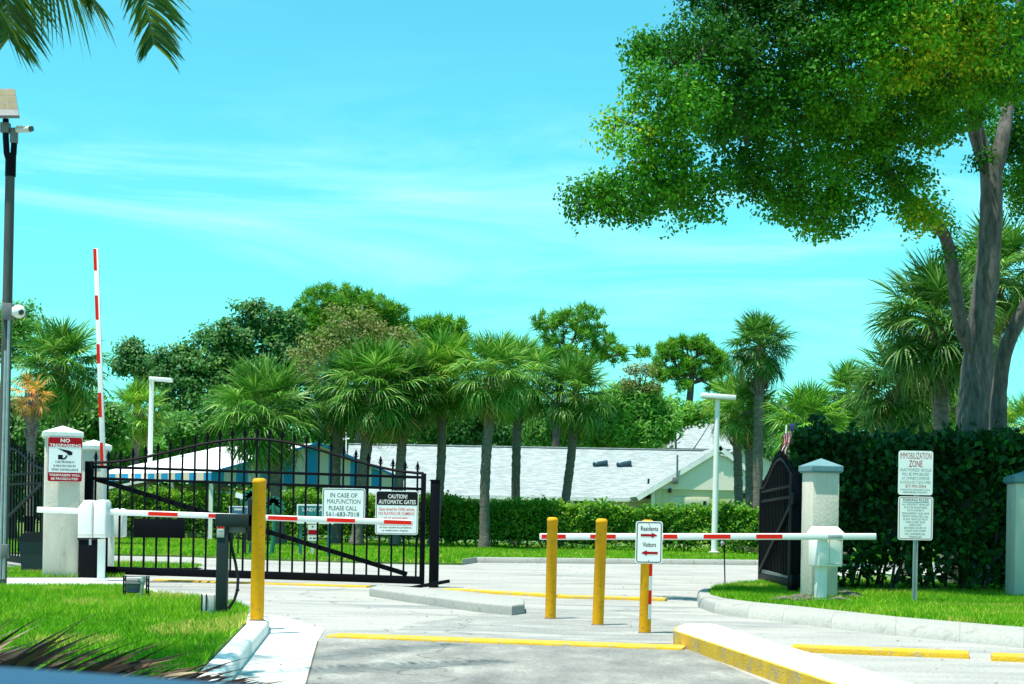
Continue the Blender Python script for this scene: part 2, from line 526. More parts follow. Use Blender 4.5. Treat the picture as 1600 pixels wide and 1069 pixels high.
class Face:
    """an upright board: its own right, up and outward directions, sizes given in photo pixels at its depth"""
    def __init__(self, cx, cy, d, yaw=0.0, lift=0.0):
        self.cx, self.cy, self.k = cx, cy, d / FPX
        self.c = P(cx, cy, d)
        self.r = Vector((math.cos(yaw), math.sin(yaw), 0))
        self.u = Vector((0, 0, 1))
        self.n = Vector((math.sin(yaw), -math.cos(yaw), 0))

    def at(self, px, py, lift=0.0):
        return self.c + self.r * ((px - self.cx) * self.k) + self.u * ((self.cy - py) * self.k) + self.n * lift

    def plate(self, mb, x0, y0, x1, y1, rad, lift, th):
        w, h = (x1 - x0) * self.k, (y1 - y0) * self.k
        c = self.at((x0 + x1) / 2, (y0 + y1) / 2, lift)
        mb.prism([c + self.r * a + self.u * b for a, b in rrect(w, h, max(rad * self.k, 1e-4))], self.n * th)
        return mb

    def ring(self, mb, x0, y0, x1, y1, rad, wid, lift):
        w, h = (x1 - x0) * self.k, (y1 - y0) * self.k
        c = self.at((x0 + x1) / 2, (y0 + y1) / 2, lift)
        o = rrect(w, h, rad * self.k)
        q = wid * self.k
        i = rrect(w - 2 * q, h - 2 * q, max(rad * self.k - q, 1e-4))
        vs = [c + self.r * a + self.u * b for a, b in o + i]
        n = len(o)
        mb.add(vs, [(j, (j + 1) % n, n + (j + 1) % n, n + j) for j in range(n)])
        return mb

    def poly(self, mb, pts, lift, th=0.001):
        mb.prism([self.at(x, y, lift) for x, y in pts], self.n * th)
        return mb

    def text(self, mb, s, cx, cy, w, h, lift, bold=0.0):
        """one line of lettering centred on (cx, cy), w wide and h (capital height) tall in photo pixels"""
        cu = bpy.data.curves.new('lettering', 'FONT')
        cu.body = s
        cu.align_x = 'CENTER'
        cu.align_y = 'CENTER'
        cu.size = 1.0
        cu.offset = bold
        cu.resolution_u = 2
        ob = bpy.data.objects.new('lettering', cu)
        me = bpy.data.meshes.new_from_object(ob)
        xs = [v.co.x for v in me.vertices]
        ys = [v.co.y for v in me.vertices]
        if xs:
            x0, x1, y0, y1 = min(xs), max(xs), min(ys), max(ys)
            fx, fy = w / max(x1 - x0, 1e-6), h / max(y1 - y0, 1e-6)
            mb.add([self.at(cx + (v.co.x - (x0 + x1) / 2) * fx, cy - (v.co.y - (y0 + y1) / 2) * fy, lift) for v in me.vertices],
                   [tuple(p.vertices) for p in me.polygons])
        bpy.data.meshes.remove(me)
        bpy.data.objects.remove(ob)
        bpy.data.curves.remove(cu)
        return mb


def sheet(name, pts, m, kind='structure', parent=None):
    mb = MB()
    mb.add(pts, [tuple(range(len(pts)))])
    bm = bmesh.new()
    return mb.build(name, m, parent, kind=kind)


# ---- foliage generators
def unit(n):
    v = RNG.normal(size=(n, 3))
    return v / np.linalg.norm(v, axis=1, keepdims=True)


def leaf_quads(c, nrm, L, Wd, fold=0.0):
    n = len(c)
    t = np.cross(nrm, unit(n))
    t /= np.linalg.norm(t, axis=1, keepdims=True) + 1e-9
    b = np.cross(nrm, t)
    L = (L * RNG.uniform(0.7, 1.3, n))[:, None]
    Wd = (Wd * RNG.uniform(0.7, 1.3, n))[:, None]
    v = np.stack([c - t * L / 2, c + b * Wd / 2 + nrm * L * fold, c + t * L / 2, c - b * Wd / 2 + nrm * L * fold], 1).reshape(-1, 3)
    f = np.arange(4 * n).reshape(n, 4)
    return v, f


def clump_points(blobs, n_clump, per, spread, shell=0.55):
    """points in clumps filling ellipsoid blobs (centre, radii), thicker to the outside"""
    vol = np.array([r[0] * r[1] * r[2] for _, r in blobs]) ** 0.75
    vol = vol / vol.sum()
    cs = []
    for (c, r), w in zip(blobs, vol):
        k = max(3, int(round(n_clump * w)))
        u = unit(k) * (RNG.uniform(shell ** 3, 1.0, k) ** (1 / 3))[:, None]
        cs.append(np.array(c) + u * np.array(r))
    cs = np.concatenate(cs)
    rep = RNG.poisson(per, len(cs)) + 1
    idx = np.repeat(np.arange(len(cs)), rep)
    pts = cs[idx] + np.clip(RNG.normal(size=(len(idx), 3)), -1.5, 1.5) * spread * np.array([1, 1, 0.7])
    return cs, pts, idx


def pb(px, py, d, rx, ry, rd=None):
    """an ellipsoid given by its place and size in the photo at depth d"""
    k = d / FPX
    return (P(px, py, d), (rx * k, (rd if rd else max(rx, ry) * k * 0.8), ry * k))


def make_crown(root, blobs, n_clump, per, spread, L, Wd, m, shell=0.55, up=0.35, name='crown', zone=False):
    cs, pts, idx = clump_points(blobs, n_clump, per, spread, shell)
    if zone:                       # twigs sticking out of the outline
        ks = RNG.choice(len(cs), len(cs) // 3, replace=False)
        dv = unit(len(ks)); dv[:, 2] = dv[:, 2] * 0.7 - 0.15
        m_ = 16
        tt = RNG.uniform(0, 0.55, (len(ks), m_, 1))
        ex = (cs[ks][:, None, :] + dv[:, None, :] * tt + RNG.normal(size=(len(ks), m_, 3)) * 0.045).reshape(-1, 3)
        pts = np.concatenate([pts, ex]); idx = np.concatenate([idx, np.repeat(ks, m_)])
    rel = pts - cs[idx]
    rel = rel / (np.linalg.norm(rel, axis=1, keepdims=True) + 1e-6)
    nrm = unit(len(pts)) * 0.55 + rel * 0.75
    nrm[:, 2] = nrm[:, 2] + up
    if not zone:
        nrm = nrm + np.array([-0.2, -0.55, 0.15])
    nrm /= np.linalg.norm(nrm, axis=1, keepdims=True)
    v, f = leaf_quads(pts, nrm, L, Wd)
    base = RNG.uniform(0, 1, len(cs))
    if zone:                       # patches of older and of young yellow leaves
        base = np.clip(0.40 + 0.95 * patch_noise(cs[:, 0] + cs[:, 1] * 0.4, cs[:, 2], 1.1, 77) + 0.03 * (cs[:, 0] - 4.5) + RNG.normal(0, 0.15, len(cs)), 0, 0.97)
        for q_, w_ in ((P(1490, 45, 26.0), 0.7), (P(1440, 320, 30.2), 0.9), (P(1010, 90, 26.4), 0.5), (P(960, 190, 26), 0.45), (P(1290, 330, 28.5), 0.5)):
            base = np.clip(base + w_ * np.exp(-((cs - np.array(q_)) ** 2).sum(1) / 0.55), 0, 1.1)
    tint = np.clip(base[idx] * 0.70 + RNG.uniform(0, 1, len(idx)) * 0.30, 0, 1)
    arrays(name, v, f, m, root, tint)
    return cs


def make_needles(root, blobs, n_clump, m, R_t=0.32, per=26, wid=0.03, shell=0.45):
    """pine crown: tufts of needles radiating from twig ends"""
    cs, _, _ = clump_points(blobs, n_clump, 0.1, 0.01, shell)
    n = len(cs) * per
    idx = np.repeat(np.arange(len(cs)), per)
    dirv = unit(n)
    dirv[:, 2] += 0.45
    dirv /= np.linalg.norm(dirv, axis=1, keepdims=True)
    side = np.cross(dirv, unit(n))
    side /= np.linalg.norm(side, axis=1, keepdims=True)
    ln = RNG.uniform(0.6, 1.1, n)[:, None] * R_t
    b = cs[idx] + RNG.normal(size=(n, 3)) * R_t * 0.15
    v = np.stack([b - side * wid / 2, b + side * wid / 2, b + dirv * ln], 1).reshape(-1, 3)
    f = np.arange(3 * n).reshape(n, 3)
    base = RNG.uniform(0, 1, len(cs))
    arrays('crown', v, f, m, root, np.clip(base[idx] * 0.6 + RNG.uniform(0, 0.4, n), 0, 1))
    return cs


def limbs(mb, start, ends, r0, r1, bend=0.15):
    for e in ends:
        s, e = Vector(start), Vector(e)
        mid = (s + e) / 2 + Vector((random.uniform(-1, 1), random.uniform(-1, 1), random.uniform(-0.4, 1.0))) * (e - s).length * bend
        pts = [s * (1 - t) ** 2 + mid * 2 * t * (1 - t) + e * t * t for t in (0, 0.25, 0.5, 0.75, 1)]
        mb.tube(pts, [r0 + (r1 - r0) * t for t in (0, 0.25, 0.5, 0.75, 1)], 6)


def broad_tree(name, label, cat, trunk_px, base_z, d, blobs_px, n_clump, per, spread, L, Wd, m, r=0.22, group=None, shell=0.5, needles=None, bark=None, depth=None, limb_n=14):
    blobs = [pb(x, y, d + (dd[0] if dd else 0), rx, ry, depth) for x, y, rx, ry, *dd in blobs_px]
    base = B(trunk_px[0][0], d, base_z)
    root = thing(name, label, cat, base, group)
    pts = [base] + [P(x, y, d) for x, y in trunk_px[1:]]
    mb = MB()
    # resample
    path = []
    for a, b in zip(pts[:-1], pts[1:]):
        for t in (0, 0.33, 0.66):
            path.append(a.lerp(b, t))
    path.append(pts[-1])
    mb.tube(path, [r * (1 - 0.55 * i / (len(path) - 1)) * (1.25 if i == 0 else 1) for i in range(len(path))], 9, wob=0.06)
    ends = [b[0] for b in blobs]
    for q, e in enumerate(ends):
        s = path[int(len(path) * random.uniform(0.55, 0.95))]
        limbs(mb, s, [e], r * 0.35, r * 0.1)
    if needles:
        cs = make_needles(root, blobs, n_clump, m, *needles)
    else:
        cs = make_crown(root, blobs, n_clump, per, spread, L, Wd, m, shell)
    for c in cs[RNG.choice(len(cs), min(limb_n, len(cs)), replace=False)]:
        e = min(ends, key=lambda q: (q - Vector(c)).length)
        limbs(mb, e, [Vector(c)], r * 0.1, r * 0.03)
    mb.build('trunk', bark or M_bark, root, ang=60)
    return root


# ---- fan palms: five frond meshes, shared by every palm
def fan_frond(seed, droop, spread_deg=140, n=34):
    rg = random.Random(seed)
    V, F, T = [], [], []

    def strip(pts, wids, side, tint):
        k = len(V)
        for p, w in zip(pts, wids):
            V.append(p - side * w / 2)
            V.append(p + side * w / 2)
        for i in range(len(pts) - 1):
            F.append((k + 2 * i, k + 2 * i + 1, k + 2 * i + 3, k + 2 * i + 2))
            T.append(tint)

    pet = [Vector((x, 0, 0.05 * math.sin(x * 6) - droop * 0.25 * x * x)) for x in (0, 0.18, 0.36, 0.54)]
    strip(pet, [0.035, 0.03, 0.026, 0.022], Vector((0, 1, 0)), 0.85)
    strip([p + Vector((0, 0, 0.008)) for p in pet], [0.03, 0.026, 0.022, 0.02], Vector((0, 0.3, 0.95)), 0.85)
    hub = pet[-1]
    for i in range(n):
        s = i / (n - 1) * 2 - 1
        ang = R(spread_deg) * s + R(rg.uniform(-3, 3))
        costa = 0.11 * (1 - abs(s)) ** 1.3
        o = hub + Vector((costa, 0, -droop * 0.06 * costa / 0.11))
        L = (0.35 + 0.11 * math.cos(s * 1.5)) * rg.uniform(0.85, 1.10)
        dr = Vector((math.cos(ang), math.sin(ang), 0.30 * (abs(s) ** 1.4) + rg.uniform(-0.10, 0.10)))
        dr.normalize()
        side = Vector((-math.sin(ang), math.cos(ang), 0))
        dd = droop * rg.uniform(0.6, 1.35)
        pts = []
        for t in (0, 0.3, 0.6, 0.82, 1.0):
            pts.append(o + dr * (L * t) + Vector((0, 0, -dd * 0.42 * L * t ** 2.6 * 1.5)) - dr * (dd * 0.12 * L * t ** 3))
        strip(pts, [0.010, 0.026, 0.022, 0.011, 0.002], (side + Vector((0, 0, rg.uniform(-0.5, 0.5)))).normalized(), rg.uniform(0.1, 1.0) ** 1.3)
    me = bpy.data.meshes.new('frond')
    me.from_pydata(V, [], F)
    at = me.attributes.new('tint', 'FLOAT', 'FACE')
    at.data.foreach_set('value', T)
    me.materials.append(L_palm)
    return me


FROND_UP = [fan_frond(i, 0.3, 145) for i in range(3)]
FROND_MID = [fan_frond(10 + i, 0.8, 158) for i in range(3)]
FROND_LOW = [fan_frond(20 + i, 1.2, 160) for i in range(3)]
GREENS = {'green': (1, 1, 1), 'yellow': (1.5, 1.22, 0.85), 'bright': (1.25, 1.25, 0.8), 'dark': (0.62, 0.72, 0.75), 'dead': (4.4, 1.0, 1.5), 'pale': (1.3, 1.2, 1.2)}


def fan_palm(label, cx, cy, rpx, bx, d, tone='green', w=0.17, nf=44, bz=0.15, low=-58, group='fan palms', squash=1.0):
    heart = P(cx, cy + 0.18 * rpx, d)
    base = B(bx, d + random.uniform(-0.2, 0.2), bz)
    root = thing('fan_palm', label, 'palm', base, group)
    Rm = rpx * d / FPX * 0.97
    w = w * 0.86
    lean = heart - base
    bow = Vector((random.uniform(-1, 1), random.uniform(-1, 1), 0)) * 0.03 * lean.length
    N = 44
    pts = [base + lean * t + bow * math.sin(math.pi * t) for t in [i / N for i in range(N + 1)]]
    rad = [w * (1.25 - 0.25 * min(1, i / 3)) * (1.0 + 0.07 * (i % 2) + (0.22 * max(0, (i / N - 0.8) / 0.2))) * random.uniform(0.96, 1.04) for i in range(N + 1)]
    mb = MB()
    mb.tube(pts, rad, 10, wob=0.06)
    for i in range(34):            # old leaf bases under the crown
        q = N * random.uniform(0.74, 0.97)
        p_ = pts[int(q)]
        a_ = random.uniform(0, 6.28)
        o_ = Vector((math.cos(a_), math.sin(a_), 0))
        mb.tube([p_ + o_ * w * 0.9, p_ + o_ * w * 1.5 + Vector((0, 0, 0.10)), p_ + o_ * w * random.uniform(1.7, 2.3) + Vector((0, 0, random.uniform(0.2, 0.36)))], [0.045, 0.035, 0.02], 4)
    mb.build('trunk', M_bark_palm, root, ang=50)
    ga = 2.39996
    off = heart - base
    a0 = random.uniform(0, 6.28)
    nf = int(nf * (1.0 if tone == 'dead' else 1.35))
    for i in range(nf):
        t = (i + 0.5) / nf
        e = R(82 - (82 - low) * t ** 0.92 + random.uniform(-9, 9))
        a = a0 + ga * i + random.uniform(-0.25, 0.25)
        x = Vector((math.cos(a) * math.cos(e), math.sin(a) * math.cos(e), math.sin(e)))
        z = Vector((0, 0, 1)) - x * x.z
        if z.length < 0.15:
            z = Vector((math.cos(a), math.sin(a), 0)) * -1
        z.normalize()
        y = z.cross(x)
        roll = random.uniform(-0.5, 0.5)
        y, z = y * math.cos(roll) + z * math.sin(roll), z * math.cos(roll) - y * math.sin(roll)
        M3 = Matrix((x, y, z)).transposed()
        me = random.choice(FROND_UP if t < 0.3 else FROND_MID if t < 0.68 else FROND_LOW)
        o = bpy.data.objects.new('frond', me)
        COL.objects.link(o)
        o.parent = root
        s = Rm * random.uniform(0.92, 1.14) * squash
        o.matrix_local = Matrix.Translation(off + Vector((0, 0, -0.05 * Rm * t))) @ M3.to_4x4() @ Matrix.Scale(s, 4)
        g = GREENS[tone]
        if tone == 'dead':
            q = random.uniform(0.8, 1.3)
        else:
            q = random.uniform(0.8, 1.2)
            if t > 0.86 and random.random() < 0.45:
                g = random.choice([(3.2, 0.9, 1.4), (2.2, 1.2, 1.2)])
        o.color = (g[0] * q, g[1] * q, g[2] * q, 1)
    return root


# ---- grass
def inside(poly, x, y):
    c = np.zeros(len(x), bool)
    n = len(poly)
    for i in range(n):
        x0, y0, x1, y1 = *poly[i][:2], *poly[i - 1][:2]
        hit = ((y0 > y) != (y1 > y)) & (x < (x1 - x0) * (y - y0) / (y1 - y0 + 1e-12) + x0)
        c ^= hit
    return c


def patch_noise(x, y, sc, seed):
    r = np.random.default_rng(seed)
    out = np.zeros(len(x))
    for k in range(7):
        a = r.uniform(0, 6.28)
        f = sc * r.uniform(0.5, 2.0)
        out += np.sin((x * math.cos(a) + y * math.sin(a)) * f + r.uniform(0, 6.28))
    return out / 7


def grass(poly, dens, h, w, z, name, view=True, seed=1, lean=1.1):
    xs = [p[0] for p in poly]; ys = [p[1] for p in poly]
    area = (max(xs) - min(xs)) * (max(ys) - min(ys))
    n = int(area * dens)
    x = RNG.uniform(min(xs), max(xs), n)
    y = RNG.uniform(min(ys), max(ys), n)
    ok = inside(poly, x, y)
    bare = patch_noise(x, y, 2.0, seed + 130) > 0.50
    ok &= ~(bare & (RNG.uniform(0, 1, n) < 0.75))
    if view:
        ok &= (np.abs(x) < y * 0.325 + 2.4)
    x, y = x[ok], y[ok]
    n = len(x)
    pn = patch_noise(x, y, 1.6, seed)
    a = RNG.uniform(0, 2 * math.pi, n)
    hh = h * RNG.uniform(0.5, 1.25, n) * (1 + 0.35 * pn)
    ln = RNG.uniform(0, lean, n) * hh
    b = RNG.uniform(0, 2 * math.pi, n)
    zz = np.full(n, z)
    p = np.stack([x, y, zz], 1)
    sd = np.stack([np.cos(a), np.sin(a), 0 * a], 1) * (w / 2)
    tip = p + np.stack([np.cos(b) * ln, np.sin(b) * ln, hh], 1)
    v = np.stack([p - sd, p + sd, tip], 1).reshape(-1, 3)
    pn2 = patch_noise(x, y, 5.0, seed + 50)
    tint = np.clip(0.45 + 0.30 * pn + 0.25 * pn2 + RNG.normal(0, 0.26, n), 0, 0.97)
    dry = (patch_noise(x, y, 2.3, seed + 90) > 0.42) & (RNG.uniform(0, 1, n) < 0.5)
    tint[dry] = 1.0
    o = arrays(name, v, np.arange(3 * n).reshape(n, 3), L_grass, None, tint, 'stuff')
    return o


# ------------------------------------------------------------------ the setting: ground, road, lawns, kerbs
def g2(pts, z):
    return [G(x, y, z) for x, y in pts]


def flat(pts, z=0.0):
    return [Vector((p[0], p[1], z)) for p in pts]


sheet('ground', flat([(-1500, -60), (1500, -60), (1500, 2500), (-1500, 2500)], -0.08), M_soil)
sheet('road', flat([(-90, -12), (90, -12), (90, 70), (-90, 70)], 0.0), M_asphalt)
sheet('lane', g2([(387, 1400), (497, 1001), (503, 996), (1076, 1014), (1980, 1400)], 0.004), M_lane)
sheet('road_patch', g2([(640, 975), (760, 958), (822, 951), (900, 953), (960, 957), (1062, 972), (1052, 1006), (800, 1004), (600, 994)], 0.003), M_patch)
sheet('gutter', g2([(420, 960), (452, 966), (508, 982), (497, 1001), (387, 1400), (60, 1400), (330, 1060)], 0.008), M_conc)

def slab(pts, z, m):
    return MB().prism(flat(pts, -0.04), (0, 0, z + 0.04), 0.0).build('lawn', m, kind='structure')


LAWN_EDGE = [(-900, 858), (-300, 860), (150, 865), (300, 868), (420, 873), (560, 877), (640, 879), (722, 880), (745, 876.5), (900, 878), (1180, 880.5), (1500, 886), (2300, 899)]
lawn_near = g2(LAWN_EDGE, 0.05)
far_lawn = lawn_near + [Vector((60, 110, 0.12)), Vector((-60, 110, 0.12))]
slab(far_lawn, 0.05, M_soil)
sheet('path', g2([(-200, 853), (165, 855.5), (330, 860.5), (330, 863.5), (165, 858.5), (-200, 856)], 0.06), M_conc)
LEFT_LAWN = [(-300, 918), (60, 917.5), (188, 917), (215, 922), (245, 931), (310, 935), (372, 944), (388, 952), (384, 972), (315, 1041), (-36, 1400), (-900, 1400)]
left_lawn = g2(LEFT_LAWN, 0.15)
slab(left_lawn, 0.14, M_soil)
sheet('lawn', g2([(-300, 887), (20, 888), (155, 893), (190, 899), (195, 902), (60, 902), (-300, 902)], 0.10), M_soil)
sheet('path', g2([(-300, 899), (60, 900), (190, 901), (250, 925), (250, 936), (188, 924), (-300, 924)], 0.09), M_conc)
sheet('lawn', g2([(160, 879.5), (300, 882), (318, 884.5), (300, 887.5), (160, 887)], 0.05), M_soil)

KERB_OUT = [(1230, 903), (1150, 908), (1108, 915), (1091, 923), (1094, 933), (1118, 941), (1170, 948), (1225, 953), (1300, 962), (1400, 972), (1500, 981), (1600, 990), (1750, 1003), (2000, 1027), (2400, 1069)]
KERB_IN = [(1230, 905.5), (1155, 911), (1118, 917), (1107, 923), (1112, 929), (1135, 934.5), (1180, 940), (1240, 945.5), (1310, 953), (1400, 962.5), (1500, 971), (1600, 979), (1750, 991), (2000, 1013), (2400, 1052)]
ko, ki = g2(KERB_OUT, 0.15), g2(KERB_IN, 0.15)
right_lawn = ki + [Vector((14, 13, 0.15)), Vector((14, 38, 0.15)), Vector((8.0, 38, 0.15)), Vector((5.5, 32.4, 0.15))]
slab(right_lawn, 0.13, M_soil)
kerb = thing('kerb', None, None, (ko[6].x, ko[6].y, 0)); kerb['kind'] = 'structure'


def kerb_strip(root, outer, inner, h, m, gap=0.002, bev=0.045):
    for a, b, c, d in zip(outer[:-1], outer[1:], inner[1:], inner[:-1]):
        u = (Vector(b) - Vector(a)).normalized() * gap
        w = (Vector(c) - Vector(d)).normalized() * gap
        q = [Vector(a) + u, Vector(b) - u, Vector(c) - w, Vector(d) + w]
        prof = [(-0.14, -0.02), (-0.12, 0.03), (-0.03, h - 0.03), (0.06, h - 0.005), (0.16, h), (0.9, h), (1.0, h - 0.012), (1.0, -0.02)]
        vs = []
        for e0, e1 in ((q[0], q[3]), (q[1], q[2])):
            vs += [Vector((*(e0.lerp(e1, t)).xy, z)) for t, z in prof]
        n = len(prof)
        mb = MB().add(vs, [(j, (j + 1) % n, n + (j + 1) % n, n + j) for j in range(n)] + [tuple(range(n)), tuple(range(2 * n - 1, n - 1, -1))])
        mb.build('kerb_section', m, root, kind='structure')


kerb_strip(kerb, ko, ki, 0.15, M_kerb)

# far kerb along the lawn beyond the gate
fk = [Vector((p.x, p.y, 0)) for p in lawn_near[7:]]
fk2 = [p + Vector((0, 0.28, 0)) for p in fk]
kerb2 = thing('kerb', None, None, tuple(fk[0])); kerb2['kind'] = 'structure'
kerb_strip(kerb2, fk, fk2, 0.15, M_kerb, bev=0.04)

# white kerb round the near end of the left lawn
lk = g2([(384, 972), (384, 960), (398, 954.5), (413, 956), (421, 962), (420, 969), (345, 1055), (55, 1400), (-36, 1400), (315, 1041)], 0.15)
MB().prism(flat(lk, -0.02), (0, 0, 0.17), 0.05, 3).build('kerb', M_white_kerb, kind='structure')
# grey median kerb between gate and bollards
md = g2([(577, 918), (590, 914), (640, 917), (720, 923), (800, 931), (820, 937), (820, 943), (800, 945.5), (740, 940), (640, 927)], 0.14)
MB().prism(flat(md, -0.02), (0, 0, 0.16), 0.035, 3).build('kerb', M_kerb, kind='structure')
# island with yellow side, between the two lanes
isl = g2([(1052, 984), (1056, 978), (1068, 974), (1100, 973), (1122, 975.6), (2540, 1400), (2310, 1400)], 0.155)
top = MB().prism(flat(isl, -0.02), (0, 0, 0.165), 0.0).build('traffic_island', M_yellow, kind='structure')
inner = g2([(1056, 984), (1059, 979.5), (1070, 975.5), (1100, 974.5), (1120, 976.6), (2520, 1400), (2330, 1400)], 0.155)
MB().prism(flat(inner, 0.146), (0, 0, 0.014), 0.010, 2).build('island_top', M_white_kerb, kind='structure')


# raised yellow strips on the road
def strip(px0, px1, label, wid=0.30, h=0.05, n=1, m=None):
    a, b = G(*px0, 0), G(*px1, 0)
    u = (b - a)
    for k in range(n):
        p, q = a + u * (k / n), a + u * ((k + 1) / n)
        root = MB()
        d = (q - p).normalized()
        s = Vector((-d.y, d.x, 0)) * wid
        e = d * 0.01
        root.prism(flat([p + e, q - e, q - e + s, p + e + s], -0.01), (0, 0, h + 0.01), 0.02, 2)
        o = root.build('speed_strip', m or M_yellow)
        meta(o, label, 'road strip')


strip((508, 997), (1068, 1017), 'long yellow stop strip crossing the near lane between kerb and island', 0.40, 0.03)
strip((1232, 1019), (1516, 1030), 'yellow raised strip on the right lane beside the white island', 0.36, 0.06)
strip((1547, 1033), (1700, 1039), 'short yellow strip cut by the right edge of the photo', 0.36, 0.06)
strip((690, 924), (863, 934), 'weathered yellow strip just beyond the right end of the closed gate', 0.3, 0.05)
strip((869, 935), (1040, 940), 'dull yellow strip behind the three bollards in tree shade', 0.3, 0.05)
strip((238, 908), (573, 918.5), 'yellow strip on the road directly under the closed gate', 0.3, 0.03)

sheet('gutter_dirt', g2([(495.5, 1001), (497.5, 1001), (389, 1400), (385, 1400)], 0.011), M_dirt)
n = 900
lx, ly = RNG.uniform(-6, 9, n), RNG.uniform(11, 46, n)
lk_ = (patch_noise(lx, ly, 0.9, 44) + RNG.normal(0, 0.25, n)) > 0.18
lx, ly = lx[lk_], ly[lk_]
lv, lf = leaf_quads(np.stack([lx, ly, np.full(len(lx), 0.016)], 1), unit(len(lx)) * 0.25 + np.array([0, 0, 1.0]), 0.055, 0.03)
arrays('leaf_litter', lv, lf, mat('dry leaf', (0.16, 0.10, 0.05), (0.06, 0.05, 0.03), 30, 0.9), None, None, 'stuff')
# grass blades
LL = [(p.x, p.y) for p in left_lawn]
grass(LL, 1700, 0.075, 0.014, 0.15, 'grass', seed=3)
LL2 = [(p.x, p.y) for p in g2([(-300, 888), (20, 888), (155, 893), (190, 899), (195, 902), (60, 902), (-300, 902)], 0.10)]
grass(LL2, 1400, 0.07, 0.012, 0.10, 'grass', seed=4)
RL = [(p.x, p.y) for p in ki] + [(13, 19), (13, 30), (6.4, 33.5), (5.5, 32.4)]
grass(RL, 1300, 0.07, 0.015, 0.14, 'grass', seed=5)
FL = [(p.x, p.y) for p in lawn_near[1:-1]] + [(24, 64), (-26, 73)]
grass(FL, 190, 0.10, 0.04, 0.05, 'grass', seed=6)
grass([(p.x, p.y) for p in g2([(160, 879.5), (300, 882), (318, 884.5), (300, 887.5), (160, 887)], 0.05)], 500, 0.08, 0.02, 0.05, 'grass', seed=8)


# ------------------------------------------------------------------ hedges
def hedge(label, A, Bp, depth, z0, z1a, z1b, n, L, Wd, m, core_z=0.0, group=None, bump=0.12, sparse=1.0, stems=40):
    A, Bp = Vector((A[0], A[1], 0)), Vector((Bp[0], Bp[1], 0))
    u = Bp - A
    Ln = u.length
    u.normalize()
    v = Vector((-u.y, u.x, 0))
    root = thing('hedge', label, 'hedge', (A.x, A.y, z0), group)
    areas = np.array([Ln * (z1a + z1b - 2 * z0) / 2, Ln * depth, depth * (z1a - z0) * 1.2, Ln * 0.5])
    k = RNG.choice(4, n, p=areas / areas.sum())
    s = RNG.uniform(0, 1, n)
    t = RNG.uniform(0, 1, n)
    q = RNG.uniform(0, 1, n)
    uu = np.where(k == 2, 0.0, s * Ln)
    zt = z1a + (z1b - z1a) * uu / Ln - z0
    vv = np.where(k == 0, 0.0, np.where(k == 3, depth, q * depth))
    zz = np.where(k == 1, 1.0, t) * zt
    # thin out toward the foot
    keep = (RNG.uniform(0, 1, n) < np.clip((zz / 0.6) ** 0.8 * sparse, 0.12, 1)) | (k == 1)
    uu, vv, zz, zt = uu[keep], vv[keep], zz[keep], zt[keep]
    n = len(uu)
    bu = patch_noise(uu + vv * 0.7, zz, 3.0, 21) * bump * 1.6 + patch_noise(uu, zz + vv, 9.0, 22) * bump
    inn = RNG.exponential(bump * 1.1, n)
    vv = np.where(vv < 0.01, bu + inn, vv)
    zz = np.where(np.abs(zz - zt) < 1e-6, zz + bu * 1.3 - inn * 0.8, zz) + RNG.normal(0, 0.02, n)
    uu = uu + RNG.normal(0, 0.03, n)
    sh = (zz > zt - 0.15) & (patch_noise(uu, vv, 14.0, 61) > 0.25)
    zz = np.where(sh, zz + RNG.uniform(0, 0.22, n), zz)
    pts = np.array(A)[None] + uu[:, None] * np.array(u) + vv[:, None] * np.array(v)
    pts[:, 2] = z0 + zz
    nrm = unit(n) * 0.8
    nrm[:, 2] += 0.55
    nrm -= np.array(v) * 0.5
    nrm /= np.linalg.norm(nrm, axis=1, keepdims=True)
    vq, f = leaf_quads(pts, nrm, L, Wd, 0.08)
    tint = np.clip(0.45 + 0.3 * patch_noise(uu, zz, 2.0, 30) + RNG.normal(0, 0.2, n) + 0.12 * (uu / Ln), 0, 1)
    arrays('foliage', vq, f, m, root, tint)
    # twiggy dark core
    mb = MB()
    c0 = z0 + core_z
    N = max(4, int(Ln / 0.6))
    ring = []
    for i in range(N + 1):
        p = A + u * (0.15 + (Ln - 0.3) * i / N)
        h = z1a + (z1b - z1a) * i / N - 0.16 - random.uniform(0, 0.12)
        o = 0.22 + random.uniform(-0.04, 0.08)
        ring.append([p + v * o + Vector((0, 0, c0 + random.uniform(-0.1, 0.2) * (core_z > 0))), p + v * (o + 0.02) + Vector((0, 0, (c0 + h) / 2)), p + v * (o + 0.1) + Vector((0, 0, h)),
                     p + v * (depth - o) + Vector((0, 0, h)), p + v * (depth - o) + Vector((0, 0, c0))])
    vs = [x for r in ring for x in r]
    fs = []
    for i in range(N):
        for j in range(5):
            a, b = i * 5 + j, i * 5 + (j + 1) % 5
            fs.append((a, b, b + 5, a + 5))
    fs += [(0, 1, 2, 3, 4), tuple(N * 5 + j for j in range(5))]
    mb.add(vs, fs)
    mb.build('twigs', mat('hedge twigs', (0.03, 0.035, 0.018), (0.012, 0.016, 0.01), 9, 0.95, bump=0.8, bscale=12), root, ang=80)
    st = MB()
    for i in range(stems):
        p = A + u * random.uniform(0.1, Ln - 0.1) + v * random.uniform(0.2, depth - 0.2)
        e = p + Vector((random.uniform(-0.3, 0.3), random.uniform(-0.2, 0.2), max(core_z + 0.3, 0.7)))
        st.tube([p + Vector((0, 0, z0)), p.lerp(e, 0.5) + Vector((random.uniform(-0.06, 0.06), 0, z0)), e + Vector((0, 0, z0))], [0.03, 0.024, 0.018], 5)
    st.build('stems', M_bark, root, kind='stuff')
    return root


